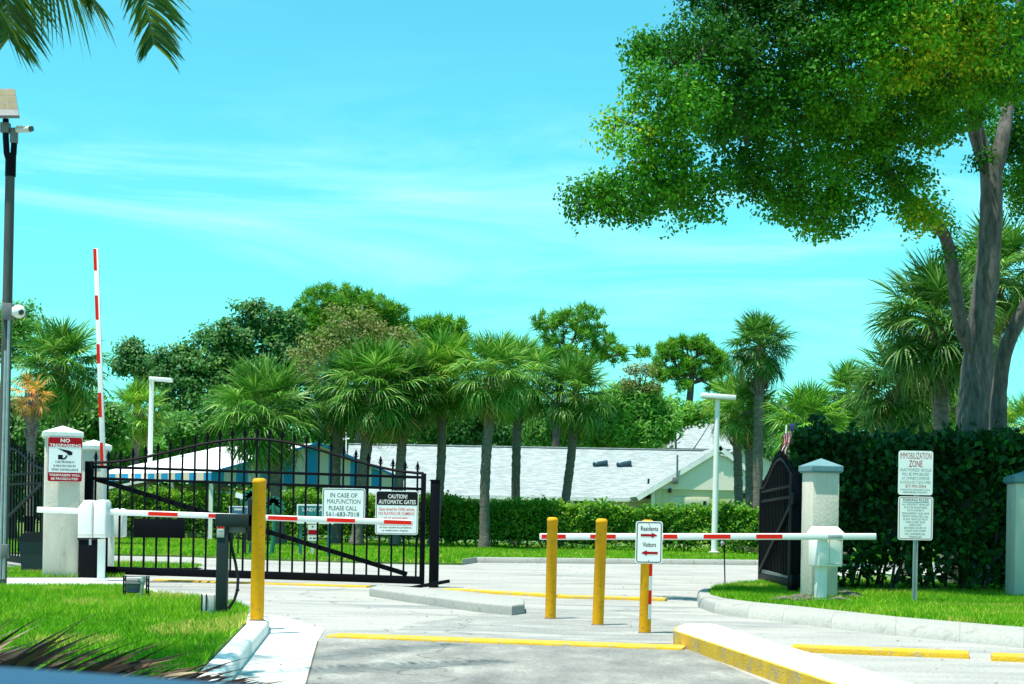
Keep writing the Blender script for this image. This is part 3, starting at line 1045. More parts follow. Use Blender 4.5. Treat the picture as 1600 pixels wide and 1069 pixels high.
hA, hB = B(120, 70), B(700, 62.5)
hC, hD = B(694, 62.4), B(1215, 57.5)
hedge('long clipped hedge seen through the closed black gate', hA, hB, 1.3, 0.12, 2.0, 1.9, 34000, 0.13, 0.075, L_hedge, 0.25, 'clipped hedges beyond the far lawn', 0.12)
hedge('yellow green clipped hedge behind the bollards and the direction sign', hC, hD, 1.3, 0.12, 1.76, 1.58, 34000, 0.13, 0.075, L_hedge, 0.25, 'clipped hedges beyond the far lawn', 0.12)
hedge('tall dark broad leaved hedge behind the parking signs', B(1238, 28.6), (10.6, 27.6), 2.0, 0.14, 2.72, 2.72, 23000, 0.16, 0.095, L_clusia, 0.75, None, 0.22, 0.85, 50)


# ------------------------------------------------------------------ pillars
M_tealcap = mat('teal grey pillar cap', (0.13, 0.25, 0.27), (0.10, 0.20, 0.22), 4, 0.75, bump=0.2)  # darker teal grey for the caps of the two right pillars


def pillar(label, px, d, z0, w, top, cap, rot, mb_m=M_stucco, cap_m=M_cap):
    c = B(px, d, z0)
    root = thing('gate_pillar', label, 'pillar', c, 'rendered gate pillars')
    M = Matrix.Rotation(R(rot), 3, 'Z')
    slab, pyr = 0.09, 0.12
    bt = top - slab - pyr
    MB().box((c.x, c.y, (z0 - 0.1 + bt) / 2), (w, w, bt - z0 + 0.1), M, 0.018).build('shaft', mb_m, root)
    mb = MB().box((c.x, c.y, bt + slab / 2), (cap, cap, slab), M, 0.012)
    mb.box((c.x, c.y, bt + 0.005), (w + 0.06, w + 0.06, 0.05), M, 0.01)
    h = cap / 2 - 0.004
    q = [c * 0 + Vector((c.x, c.y, bt + slab - 0.002)) + M @ Vector((sx * h, sy * h, 0)) for sx, sy in ((-1, -1), (1, -1), (1, 1), (-1, 1))]
    mb.add(q + [Vector((c.x, c.y, top))], [(0, 1, 4), (1, 2, 4), (2, 3, 4), (3, 0, 4), (3, 2, 1, 0)])
    mb.build('cap', cap_m, root, ang=20)
    return root


pillar('cream gate pillar carrying the red no trespassing sign', 94, 29.5, 0.1, 0.60, 2.77, 0.70, 17)
pillar('cream pillar half hidden behind the no trespassing pillar', 143, 33.2, 0.0, 0.60, 2.68, 0.70, 15)
pillar('cream gate pillar behind the right barrier machine', 1279, 25.9, 0.14, 0.44, 2.30, 0.53, 13, cap_m=M_tealcap)
pillar('shaded pillar cut by the right edge in front of the tall hedge', 1602, 27.2, 0.14, 0.52, 2.22, 0.62, 0, cap_m=M_tealcap)


# ------------------------------------------------------------------ gates
def gate_profile(t):
    return 2.0 + 0.52 * (0.5 - 0.5 * math.cos(2 * math.pi * t))


def gate(label, A, Bp, n, group, plate=True, k=1.0):
    A, Bp = Vector(A), Vector(Bp)
    root = thing('iron_gate', label, 'gate', A, group)
    up = Vector((0, 0, 1))

    def at(t, h):
        return A.lerp(Bp, t) + up * h * k
    u = (Bp - A).normalized()
    nrm = Vector((u.y, -u.x, 0)).normalized()
    MB().beam(at(0, 0), at(0, 2.02), 0.14, 0.14, up=nrm, bev=0.01).build('stile', M_black, root)
    MB().beam(at(1, 0), at(1, 2.0), 0.09, 0.09, up=nrm, bev=0.01).build('stile', M_black, root)
    MB().beam(at(0.005, 0.07), at(0.995, 0.07), 0.10, 0.14, bev=0.008).build('bottom_rail', M_black, root)
    for h in (1.925, 1.715):
        MB().beam(at(0.005, h), at(0.995, h), 0.045, 0.05, bev=0.006).build('rail', M_black, root)
    mb = MB()
    pts = [at(t, gate_profile(t)) for t in np.linspace(0, 1, 41)]
    mb.tube(pts, 0.028, 6)
    mb.build('arched_rail', M_black, root)
    mb = MB().beam(at(0.02, 1.70) - nrm * 0.05, at(0.955, 0.17) - nrm * 0.05, 0.04, 0.085)
    mb.build('brace', M_black, root)
    if plate:
        c = (at(0.135, 0.88) + at(0.29, 0.83)) / 2 + nrm * 0.03
        MB().box(c, (0.93, 0.02, 0.34), Matrix.Rotation(math.atan2(u.y, u.x), 3, 'Z'), 0.005).build('lock_plate', M_black, root)
    rot = math.atan2(u.y, u.x)
    for i in range(n):
        t = (i + 0.5) / n
        b = at(t, 0.1)
        e = at(t, gate_profile(t) + 0.07)
        mb = MB().beam(b, e, 0.034, 0.034, up=nrm)
        # spear head with two side barbs
        w = 0.034
        tip = e + up * 0.15 * k
        mid = e + up * 0.045 * k
        q = [mid + u * w, mid + nrm * w * 0.6, mid - u * w, mid - nrm * w * 0.6]
        lo = [e + u * 0.012, e + nrm * 0.012, e - u * 0.012, e - nrm * 0.012]
        vs = q + lo + [tip]
        fs = [(0, 1, 8), (1, 2, 8), (2, 3, 8), (3, 0, 8)] + [(4 + j, 4 + (j + 1) % 4, (j + 1) % 4, j) for j in range(4)]
        mb.add(vs, fs)
        for s in (-1, 1):
            mb.tube([e + up * 0.0, e + u * s * 0.035 + up * 0.008, e + u * s * 0.052 + up * 0.04], [0.010, 0.009, 0.003], 5)
        mb.box(e - up * 0.0, (0.05, 0.05, 0.022), rot)
        mb.build('picket', M_black, root)
    return root


gA = P(137, 896, 30.0); gB = P(659, 913, 30.0)
gate_left = gate('closed black iron gate with arched top and spear pickets', gA, gB, 27, 'black iron gate leaves')
rA = B(1246, 27.4, 0.22); rB = B(1188, 32.6, 0.16)
gate_right = gate('opened black iron gate leaf seen almost edge on beside the right pillar', rA, rB, 25, 'black iron gate leaves', True, 0.885)
oA = B(70, 34.2, 0.10); oB = B(-40, 40.5, 0.08)
gate('black iron gate leaf swung open between the light pole and the bin', oA, oB, 25, 'black iron gate leaves', True)
MB().box(rA.lerp(rB, 0.5) + Vector((-0.02, 0, 0.08)), (5.2, 0.03, 0.2), math.atan2((rB - rA).y, (rB - rA).x)).build('kick_board', M_grey, gate_right)

gu = (rB - rA).normalized()
gn = Vector((gu.y, -gu.x, 0)).normalized()
gn = gn if gn.y < 0 else -gn
for t_, z0_, z1_, w_ in ((0.93, 0.62, 1.62, 0.34), (0.30, 0.75, 1.15, 0.55)):
    p_ = rA.lerp(rB, t_) + gn * 0.07
    MB().box((p_.x, p_.y, p_.z + (z0_ + z1_) / 2), (w_, 0.012, z1_ - z0_), math.atan2(gu.y, gu.x), 0.003).build('notice_plate', M_galv, gate_right)
# gate stop post with its sliding bolt
c = B(677.5, 29.9, 0.0)
gp = thing('gate_post', 'black square post at the right end of the closed gate', 'post', c)
mb = MB().box((c.x, c.y, 0.96), (0.17, 0.16, 1.92), None, 0.01)
mb.box((c.x, c.y, 1.925), (0.19, 0.18, 0.03), None, 0.008)
mb.build('post_body', M_black, gp)
a, b = P(640, 919, 29.7), P(702, 908, 29.3)
mb = MB().beam(a, b, 0.06, 0.06, bev=0.01)
mb.tube([P(640, 920, 29.6), P(636, 932, 29.4), P(634, 940, 29.2)], 0.025, 8)
mb.build('drop_bolt', M_black, gp)
c2 = B(1238, 26.9, 0.14)
hp = thing('hinge_post', 'short black hinge post tucked against the right cream pillar', 'post', c2)
mb = MB().box((c2.x, c2.y, 1.1), (0.13, 0.13, 1.95), R(13), 0.01)
mb.build('post_body', M_black, hp)
for zz in (0.35, 1.68):
    MB().box((c2.x + 0.06, c2.y - 0.08, zz), (0.22, 0.1, 0.2), R(13), 0.01).build('hinge', M_black, hp)


# ------------------------------------------------------------------ signs
def sign_root(label, f, z=None, cat='sign'):
    p = f.c
    return thing('sign', label, cat, (p.x, p.y, p.z if z is None else z))


# NO TRESPASSING
f = Face(101.5, 718, 29.15, R(17))
s = sign_root('red and white no trespassing sign with surveillance camera picture on the pillar', f)
f.plate(MB(), 75, 683, 128, 753, 3, 0.0, 0.006).build('plate', M_whitepl, s)
mb = MB()
f.plate(mb, 76, 684, 127, 698.5, 2, 0.007, 0.002)
f.plate(mb, 76, 738.5, 127, 752, 2, 0.007, 0.002)
f.ring(mb, 75.6, 683.6, 127.4, 752.4, 3, 1.0, 0.0085)
mb.build('red_band', M_dred, s)
mb = MB()
f.text(mb, 'NO', 101.5, 688.5, 14, 6, 0.0105, 0.02)
f.text(mb, 'TRESPASSING', 101.5, 696, 47, 4.4, 0.0105, 0.02)
f.text(mb, 'TRESPASSERS WILL', 101.5, 742.5, 47, 3.6, 0.0105, 0.015)
f.text(mb, 'BE PROSECUTED', 101.5, 748.3, 41, 3.6, 0.0105, 0.015)
mb.build('white_lettering', M_white, s)
mb = MB()
f.text(mb, 'THIS PROPERTY', 101.5, 722.2, 30, 3.4, 0.0075, 0.015)
f.text(mb, 'IS PROTECTED BY', 101.5, 728.2, 34, 3.4, 0.0075, 0.015)
f.text(mb, 'VIDEO SURVEILLANCE', 101.5, 734, 41, 3.4, 0.0075, 0.015)
f.poly(mb, [(90, 701), (108, 704), (113, 706.5), (112, 711), (107, 711.5), (104, 708)], 0.0075)
f.poly(mb, [(91, 711), (98, 711), (98, 718), (91, 718)], 0.0075)
pts_o = [(98 + 7 * math.cos(a), 711.5 + 7 * math.sin(a)) for a in np.linspace(0, math.pi / 2 + 0.3, 9)]
pts_i = [(98 + 4.6 * math.cos(a), 711.5 + 4.6 * math.sin(a)) for a in np.linspace(0, math.pi / 2 + 0.3, 9)]
for i in range(8):
    f.poly(mb, [pts_o[i], pts_o[i + 1], pts_i[i + 1], pts_i[i]], 0.0075)
mb.build('black_print', M_ink, s)

# IN CASE OF MALFUNCTION
f = Face(537, 790, 29.86)
s = sign_root('pale sign with green lettering about malfunction hung on the closed gate', f)
f.plate(MB(), 503.5, 763, 570.5, 818, 3, 0.0, 0.005).build('plate', M_whitepl, s)
mb = MB()
f.ring(mb, 504.6, 764.1, 569.4, 816.9, 3, 1.3, 0.0065)
f.text(mb, 'IN CASE OF', 537, 774, 42, 7.0, 0.0065, 0.008)
f.text(mb, 'MALFUNCTION', 537, 783.6, 52, 7.0, 0.0065, 0.0)
f.text(mb, 'PLEASE CALL', 536, 794.2, 44, 6.6, 0.0065, 0.008)
f.text(mb, '561-683-7018', 535.5, 803.6, 52, 7.0, 0.0065, 0.008)
mb.build('green_print', M_green_ink, s)

# CAUTION AUTOMATIC GATES
f = Face(620, 801, 29.86)
s = sign_root('caution automatic gates sign with black heading on the closed gate', f)
f.plate(MB(), 586.5, 767, 653.5, 835.5, 4, 0.0, 0.005).build('plate', M_whitepl, s)
mb = MB()
f.plate(mb, 588.5, 768.5, 652.5, 789.5, 2.5, 0.006, 0.001)
f.ring(mb, 587.8, 768.3, 652.2, 834.2, 3.5, 0.8, 0.0075)
f.text(mb, 'persons or property damage, injury', 619, 820.2, 50, 3.2, 0.0065, 0.015)
f.text(mb, 'or loss caused by problems', 618.5, 824.6, 50, 3.3, 0.0065, 0.015)
f.text(mb, 'or malfunction of gates.', 618, 829.3, 42, 3.3, 0.0065, 0.015)
mb.build('black_print', M_ink, s)
mb = MB()
f.text(mb, 'CAUTION!', 621, 775.8, 30, 6.6, 0.0085, 0.012)
f.text(mb, 'AUTOMATIC GATES', 620.5, 784.4, 58, 6.6, 0.0085, 0.012)
mb.build('white_lettering', M_white, s)
mb = MB()
f.text(mb, 'Gate timed for ONE vehicle.', 620, 795.6, 56, 5, 0.0065, 0.004)
f.text(mb, 'NO PLAYING OR CLIMBING', 619.5, 802.4, 56, 4.6, 0.0065, 0.004)
f.text(mb, 'on or around gate.', 619, 809.6, 38, 5, 0.0065, 0.004)
mb.build('red_print', M_red, s)


def arrow(f, mb, x0, x1, y, head, hw, sh, lift):
    d = 1 if x1 > x0 else -1
    xb = x1 - d * head
    f.poly(mb, [(x0, y - sh), (xb, y - sh), (xb, y - hw), (x1, y), (xb, y + hw), (xb, y + sh), (x0, y + sh)][::d], lift)


# ------------------------------------------------------------------ bollards and the direction sign
def bollard(label, px, py, d0, top_y, r, tilt=0.0, z0=0.0):
    b = G(px, py, z0) if not d0 else B(px, d0, z0)
    d = b.y
    h = (P(px, top_y, d).z - z0)
    root = thing('bollard', label, 'bollard', b, 'yellow bollards')
    ax = Vector((tilt, 0, 1)).normalized()
    MB().lathe(b, [(r, -0.05), (r, h - 0.06), (r * 1.05, h - 0.055), (r * 1.05, h - 0.035), (r * 0.92, h - 0.012), (r * 0.6, h - 0.002), (0.001, h)], 28, ax).build('post_body', M_bollard, root, ang=45)
    MB().lathe(b, [(r * 1.22, -0.004), (r * 1.12, 0.012), (r * 0.98, 0.016)], 24).build('footing', M_dirt, root)
    return root, b, h


bollard('tall thick yellow bollard on the white kerb at the lawn corner', 401.5, 970, 17.95, 747, 0.073, 0.0, 0.15)
bollard('plain yellow bollard leftmost of the three beside the road median', 860, 967, 0, 808, 0.069, 0.004)
bollard('slightly leaning yellow bollard in the middle of the three', 934, 977, 0, 810, 0.070, 0.02)
b3, bb, bh = bollard('yellow bollard with red and white tape behind the residents and visitors sign', 1007.5, 989.5, 0, 812, 0.069, 0.008)
db = bb.y
f = Face(1014, 847, db - 0.085)
s = sign_root('white residents and visitors sign with two dark red arrows', f)
f.plate(MB(), 993, 814.5, 1035, 880.5, 4, 0, 0.004).build('plate', M_whitepl, s)
mb = MB()
f.ring(mb, 994.6, 816, 1033.4, 879, 3.6, 1.3, 0.0055)
f.text(mb, 'Residents', 1014.5, 826, 27, 7.2, 0.0055, 0.012)
f.text(mb, 'Visitors', 1014.5, 851, 21, 7.2, 0.0055, 0.012)
for y in (819.5, 876):
    f.plate(mb, 1013.3, y - 0.7, 1014.7, y + 0.7, 0.6, 0.0045, 0.003)
mb.build('black_print', M_ink, s)
for a_ in ((1001, 1027, 836.5), (1028, 1002, 864)):
    mb = MB()
    arrow(f, mb, *a_, 9, 4.2, 1.9, 0.0055)
    mb.build('arrow', M_dred, s)
# tape up the front of the post
k = db / FPX
for i, (y0, y1) in enumerate(((881, 900), (900, 922), (922, 944), (944, 967))):
    pts = []
    for y in (y1, y0):
        row = []
        for q in range(5):
            a = R(-68 + 44 * q / 4)
            p = P(1010.5, y, db)
            row.append(Vector((bb.x + 0.008 * (p.z) + 0.0705 * math.cos(a), db + 0.0705 * math.sin(a), p.z)))
        pts.append(row)
    mb = MB()
    mb.add(pts[0] + pts[1], [(j, j + 1, j + 6, j + 5) for j in range(4)])
    mb.build('red_tape' if i % 2 == 0 else 'white_tape', M_red if i % 2 == 0 else M_white, b3)


# ------------------------------------------------------------------ parking rules sign post
d = 24.6
fz = B(1429, d, 0.14)
sp = thing('parking_sign', 'two white notice boards on a perforated steel post before the tall hedge', 'sign', fz)
px0 = P(1430, 780, d)
mb = MB()
for sx in (-0.028, 0.028):
    mb.box((fz.x + sx, d + 0.012, 0.14 + 1.06), (0.012, 0.03, 2.16))
mb.box((fz.x, d + 0.03, 1.2), (0.06, 0.008, 2.16))
for i in range(36):
    mb.lathe((fz.x, d + 0.0258, 0.2 + i * 0.027), [(0.006, 0), (0.006, 0.001)], 6, (0, -1, 0))
mb.build('post', M_galv, sp)
f = Face(1430.5, 738, d - 0.01)
f2 = Face(1430.3, 811, d - 0.01)
pl = f.plate(MB(), 1403.5, 704.5, 1457.5, 773.5, 4, 0, 0.004).build('notice_board', M_whitepl, sp, label='upper board with the red immobilization heading')
mb = MB()
f.text(mb, 'IMMOBILIZATION', 1430.5, 712.5, 49, 10, 0.0045, 0.0)
f.text(mb, 'ZONE', 1430.5, 724.8, 21, 10.5, 0.0045, 0.01)
f.text(mb, '877-993-0004', 1431, 760, 32, 5, 0.0045, 0.005)
mb.build('red_print', M_dred, pl)
mb = MB()
for t, y, w, bo in (("UNAUTHORIZED VEHICLES", 734.5, 49, 0.0), ("WILL BE IMMOBILIZED", 741, 43, 0.0), ("AT OWNER'S EXPENSE", 747.5, 43, 0.0), ("24 HOURS A DAY 7 DAYS A WEEK", 753.8, 48, 0.0),
                    ("IMMOBILIZATION PERFORMED BY LOCAL", 765.5, 47, 0.0), ("PARKING SERVICES OF THE COUNTY", 769.5, 38, 0.02)):
    f.text(mb, t, 1430.5, y, w, 4.8 if y < 760 else 2.8, 0.0045, bo)
mb.build('green_print', M_green_ink, pl)
pl = f2.plate(MB(), 1403, 776, 1457.5, 844, 4, 0, 0.004).build('notice_board', M_whitepl, sp, label='lower board of parking rules with a red border')
mb = MB()
f2.ring(mb, 1404.6, 777.4, 1455.9, 842.6, 3.6, 1.0, 0.0045)
mb.build('red_border', M_dred, pl)
mb = MB()
f2.text(mb, 'PARKING RULES', 1430.3, 781.3, 40, 4.2, 0.0045, 0.012)
f2.poly(mb, [(1410, 784.5), (1451, 784.5), (1451, 785.1), (1410, 785.1)], 0.0045)
for t, y, w in (('ALL RESIDENT VEHICLES', 788.5, 42), ('MUST BE REGISTERED', 793.2, 36), ('WITH PROPERTY', 797.8, 27), ('MANAGEMENT AND HAVE', 802.4, 42), ('PERMIT DISPLAYED. ALL', 807, 40),
                ('GUEST VEHICLES MUST', 811.6, 39), ('HAVE GUEST PASS', 816.2, 30), ('DISPLAYED', 820.6, 19), ('BETWEEN HOURS OF', 825.2, 34), ('12:00AM AND 6:00AM', 829.6, 33), ('NO COMMERCIAL', 834.6, 32), ('VEHICLES', 839, 20)):
    f2.text(mb, t, 1430.3, y, w, 3.2, 0.0045, 0.0)
mb.build('black_print', M_ink, pl)


# ------------------------------------------------------------------ barriers
def arm(root, p0, p1, h, red_spans, d, name='barrier_arm', thick=0.05):
    p0, p1 = Vector(p0), Vector(p1)
    MB().beam(p0, p1, thick, h, bev=0.012).build(name, M_white, root, ang=50)
    for a, b in red_spans:
        q0, q1 = p0.lerp(p1, a), p0.lerp(p1, b)
        mb = MB()
        dz = Vector((0, -thick / 2 - 0.0015, 0))
        up = (p1 - p0).cross(Vector((0, 1, 0))).normalized()
        up = up if up.length and abs(up.z) > 0.3 else Vector((1, 0, 0)) if up.length == 0 else up
        w = up * h * 0.33
        mb.add([q0 + dz - w, q1 + dz - w, q1 + dz + w, q0 + dz + w], [(0, 1, 2, 3)])
        mb.build('red_stripe', M_red, root)


# left barrier
d = 28.3
c = B(156, d, 0.10)
lb = thing('barrier_gate', 'white barrier machine with lowered striped arm before the closed gate', 'barrier', c, 'white arm barriers')
mb = MB().box((c.x + 0.02, d, 0.42), (0.13, 0.13, 0.75), R(12), 0.01)
mb.box((c.x + 0.02, d, 0.11), (0.24, 0.24, 0.03), R(12), 0.005)
mb.build('post', M_white, lb)
mb = MB()
kk = d / FPX
for x0, x1, ytop in ((121, 143.5, 781), (145, 165, 780.5)):
    q0, q1 = P(x0, 840, d - 0.2), P(x1, 840, d - 0.2)
    zt = P(x0, ytop, d - 0.2).z
    w = q1.x - q0.x
    prof = [(0, 0), (w, 0), (w, zt - q0.z - 0.05), (w * 0.82, zt - q0.z), (w * 0.38, zt - q0.z - 0.005), (0, zt - q0.z - (0.13 if x0 < 130 else 0.04))]
    mb.prism([Vector((q0.x + a, d + 0.16, q0.z + b)) for a, b in prof], (0, -0.36, 0), 0.025, 3)
mb.build('housing', M_white, lb, ang=40)
mb = MB()
for x0, x1 in ((121.5, 142), (146, 164.5)):
    a, b = P(x0, 835.5, d - 0.206), P(x1, 835, d - 0.206)
    mb.box((a + b) / 2, ((b - a).length, 0.012, 0.022), None, 0.003)
a = P(144.2, 812, d - 0.18)
mb.box(a, (0.02, 0.03, 0.6))
mb.build('cover_seam', M_lightgrey, lb)
mb = MB().box(P(141, 847, d - 0.06), (0.035, 0.035, 0.10)).build('padlock', M_galv, lb)
a0, a1 = P(58, 796.5, d), P(645, 817, d)
sp_ = []
L_ = 645 - 58
for x0, x1 in ((232, 278), (326, 374), (419, 465), (511, 555), (600, 643)):
    sp_.append(((x0 - 58) / L_, (x1 - 58) / L_))
arm(lb, a0, a1, 0.098, sp_, d)

# raised barrier behind
d = 32.2
c = B(187, d, 0.0)
ub = thing('barrier_gate', 'barrier with its striped arm raised upright behind the cream pillars', 'barrier', c, 'white arm barriers')
mb = MB().box(P(184, 817, d), (0.30, 0.34, 0.56), None, 0.05, 3)
mb.build('housing', M_white, ub)
mb = MB().box((P(172, 860, d).x, d, 0.6), (0.14, 0.14, 1.2), None, 0.01)
mb.build('post', M_white, ub)
p0, p1 = P(164.5, 815, d - 0.25), P(150, 388, d - 0.25)
sp_ = [((815 - y0) / 427, (815 - y1) / 427) for y0, y1 in ((423, 389), (500, 462), (568, 538), (652, 614), (730, 692))]
mb = MB().beam(p0, p1, 0.05, 0.10, up=(1, 0, 0), bev=0.012).build('barrier_arm', M_white, ub)
for a, b in sp_:
    q0, q1 = p0.lerp(p1, a) + Vector((-0.022, -0.0265, 0)), p0.lerp(p1, b) + Vector((-0.022, -0.0265, 0))
    MB().add([q0 + Vector((-0.028, 0, 0)), q0 + Vector((0.034, 0, 0)), q1 + Vector((0.034, 0, 0)), q1 + Vector((-0.028, 0, 0))], [(0, 1, 2, 3)]).build('red_stripe', M_red, ub)

# right barrier
d = 24.9
c = B(1285, d, 0.14)
rb = thing('barrier_gate', 'white barrier machine with lowered arm before the right cream pillar', 'barrier', c, 'white arm barriers')
mb = MB().box((c.x - 0.03, d, 0.45), (0.15, 0.14, 0.66), R(13), 0.01)
mb.box((c.x - 0.03, d, 0.15), (0.28, 0.26, 0.03), R(13), 0.005)
mb.build('post', M_white, rb)
M13 = Matrix.Rotation(R(22), 3, 'Z')
cc = P(1290, 859, d)
mb = MB().box(cc, (0.42, 0.30, 0.50), M13, 0.02)
zt = P(1290, 833, d).z
q = [Vector((cc.x, d, zt)) + M13 @ Vector((sx * 0.225, sy * 0.165, 0)) for sx, sy in ((-1, -1), (1, -1), (1, 1), (-1, 1))]
t = [Vector((cc.x - 0.02, d, zt + 0.10)) + M13 @ Vector((sx * 0.16, sy * 0.10, 0)) for sx, sy in ((-1, -1), (1, -1), (1, 1), (-1, 1))]
mb.add(q + t, [(0, 1, 5, 4), (1, 2, 6, 5), (2, 3, 7, 6), (3, 0, 4, 7), (4, 5, 6, 7), (3, 2, 1, 0)])
mb.build('housing', M_white, rb, ang=30)
mb = MB()
for sx in (-0.03, 0.17):
    mb.box(cc + M13 @ Vector((sx, -0.152, -0.03)), (0.012, 0.008, 0.36), M13)
mb.box(cc + M13 @ Vector((0.06, -0.152, -0.21)), (0.28, 0.008, 0.015), M13)
mb.build('cover_seam', M_lightgrey, rb)
a0, a1 = P(843, 838.5, d - 0.22), P(1369, 838.5, d - 0.22)
L_ = 1369 - 843
arm(rb, a0, a1, 0.096, [((x0 - 843) / L_, (x1 - 843) / L_) for x0, x1 in ((846, 884), (922, 962), (1036, 1058), (1099, 1141), (1181, 1222))], d, thick=0.06)
MB().box(P(1305, 838.5, d - 0.255), (0.21, 0.02, 0.05), None, 0.008).build('arm_clamp', M_galv, rb)

# ------------------------------------------------------------------ operator box and bin by the left pillar
c = B(138, 29.4, 0.08)
ob_ = thing('gate_operator', 'black gate motor box on the ground beside the no trespassing pillar', 'machine', c)
mb = MB().box((c.x, c.y, 0.42), (0.30, 0.3, 0.68), None, 0.02)
mb.build('cabinet', M_black, ob_)
MB().box((c.x, c.y, 0.77), (0.33, 0.33, 0.04), None, 0.012).build('lid', M_blackplas, ob_)
c = B(58, 31.2, 0.06)
bn = thing('refuse_bin', 'dark blue grey refuse bin behind the no trespassing pillar', 'bin', c)
mb = MB()
bz = 0.06
vs = []
for z, w in ((bz, 0.22), (bz + 0.62, 0.28)):
    vs += [Vector((c.x + sx * w, c.y + sy * w, z)) for sx, sy in ((-1, -1), (1, -1), (1, 1), (-1, 1))]
mb.add(vs, [(0, 1, 5, 4), (1, 2, 6, 5), (2, 3, 7, 6), (3, 0, 4, 7), (4, 5, 6, 7), (3, 2, 1, 0)])
mb.build('bin_body', mat('bin plastic', (0.03, 0.045, 0.06), None, 4, 0.5), bn)
MB().prism([Vector((c.x - 0.30, c.y - 0.3, bz + a)) + Vector((0, 0, 0)) for a in (0.62, 0.66)] + [Vector((c.x - 0.16, c.y - 0.3, bz + 0.78)), Vector((c.x + 0.18, c.y - 0.3, bz + 0.80)), Vector((c.x + 0.30, c.y - 0.3, bz + 0.66)), Vector((c.x + 0.30, c.y - 0.3, bz + 0.62))], (0, 0.6, 0), 0.02).build('lid', M_blackplas, bn)

# ------------------------------------------------------------------ access pedestal
d = 18.5
c = B(346, d, 0.15)
pe = thing('access_pedestal', 'dark green steel call pedestal with a red button plate on the lawn corner', 'pedestal', c)
hz = P(346, 812, d).z
mb = MB().box((c.x, d, 0.15 + (hz - 0.15) / 2), (0.125, 0.10, hz - 0.15), None, 0.008)
mb.box((c.x, d, 0.155), (0.22, 0.20, 0.016), None, 0.004)
mb.build('post', M_pedestal, pe)
a = P(337.5, 813, d - 0.01); b = P(396, 813, d - 0.01)
MB().box((a + b) / 2, ((b - a).length, 0.12, 0.142), None, 0.01).build('head', M_pedestal, pe)
MB().box(P(393, 812, d + 0.03), (0.07, 0.2, 0.48), None, 0.02).build('reader', M_blackplas, pe)
mb = MB().box(P(371, 827.5, d + 0.05), (0.21, 0.10, 0.075), None, 0.006)
mb.build('under_tray', M_grey, pe)
MB().box(P(344.6, 829, d - 0.056), (0.083, 0.012, 0.155), None, 0.004).build('button_plate', M_lightgrey, pe)
f = Face(344.6, 829, d - 0.063)
f.plate(MB(), 339.6, 818.4, 349.8, 826, 0.8, 0, 0.003).build('red_panel', M_red, pe)
f.plate(MB(), 340.5, 826.6, 348.6, 828.6, 0.4, 0, 0.003).build('white_panel', M_white, pe)
mb = MB()
f.poly(mb, [(344.2, 820.5), (345.2, 820.5), (345.2, 824), (344.2, 824)], 0.0032)
f.poly(mb, [(343, 821.8), (346.4, 821.8), (346.4, 822.7), (343, 822.7)], 0.0032)
mb.build('cross_mark', mat('dull orange print', (0.5, 0.2, 0.05)), pe)
pts = [P(358, 832, d + 0.02), P(362, 855, d + 0.03), P(368, 880, d + 0.02), P(372, 905, d), P(371, 922, d - 0.02), P(366, 938, d - 0.03), P(357, 951, d - 0.02)]
pp = []
for i in range(len(pts) - 1):
    for t in (0, 0.5):
        pp.append(pts[i].lerp(pts[i + 1], t))
pp.append(pts[-1])
mb = MB().tube(pp, 0.0165, 8)
for i in (3, 8):
    mb.tube([pp[i] - Vector((0, 0, 0.012)), pp[i] + Vector((0, 0, 0.012))], 0.022, 8)
mb.build('conduit', M_blackplas, pe, ang=60)
mb = MB().box(P(325, 946, d + 0.06) , (0.15, 0.16, 0.25), R(8), 0.012)
mb.build('junction_box', M_lightgrey, pe)
mb = MB()
for x in (315, 322):
    mb.box(P(x, 946, d - 0.027), (0.014, 0.012, 0.25), R(8))
mb.build('box_strap', M_blackplas, pe)

# ------------------------------------------------------------------ floodlight low in the lawn
d = 21.6
c = B(212, d, 0.15)
fl = thing('ground_floodlight', 'grey floodlight on twin perforated stakes low in the lawn', 'floodlight', c)
for x in (194.5, 230.5):
    mb = MB()
    for sx in (-1.6, 1.6):
        p = P(x + sx, 920, d)
        mb.box((p.x, d, 0.29), (0.016, 0.03, 0.34))
    for zz in (0.15, 0.25, 0.33, 0.41):
        p = P(x, 920, d)
        mb.box((p.x, d, zz), (0.036, 0.026, 0.025))
    mb.build('stake', M_blackplas, fl)
mb = MB().box(P(209, 915, d - 0.02), (0.18, 0.16, 0.19), None, 0.03, 3)
mb.box(P(209, 911.5, d - 0.05), (0.21, 0.14, 0.02), None, 0.005)
mb.build('lamp_head', M_grey, fl)
MB().box(P(208.5, 923, d - 0.105), (0.14, 0.02, 0.05), Matrix.Rotation(R(-18), 3, 'X'), 0.005).build('lens', M_lens, fl)
mb = MB().tube([P(220, 932, d - 0.12), P(222, 918, d - 0.12), P(224, 908, d - 0.12)], [0.018, 0.022, 0.03], 10)
mb.tube([P(223, 909, d - 0.12), P(225, 900, d - 0.12)], [0.036, 0.03], 12)
mb.build('photocell', M_galv, fl)

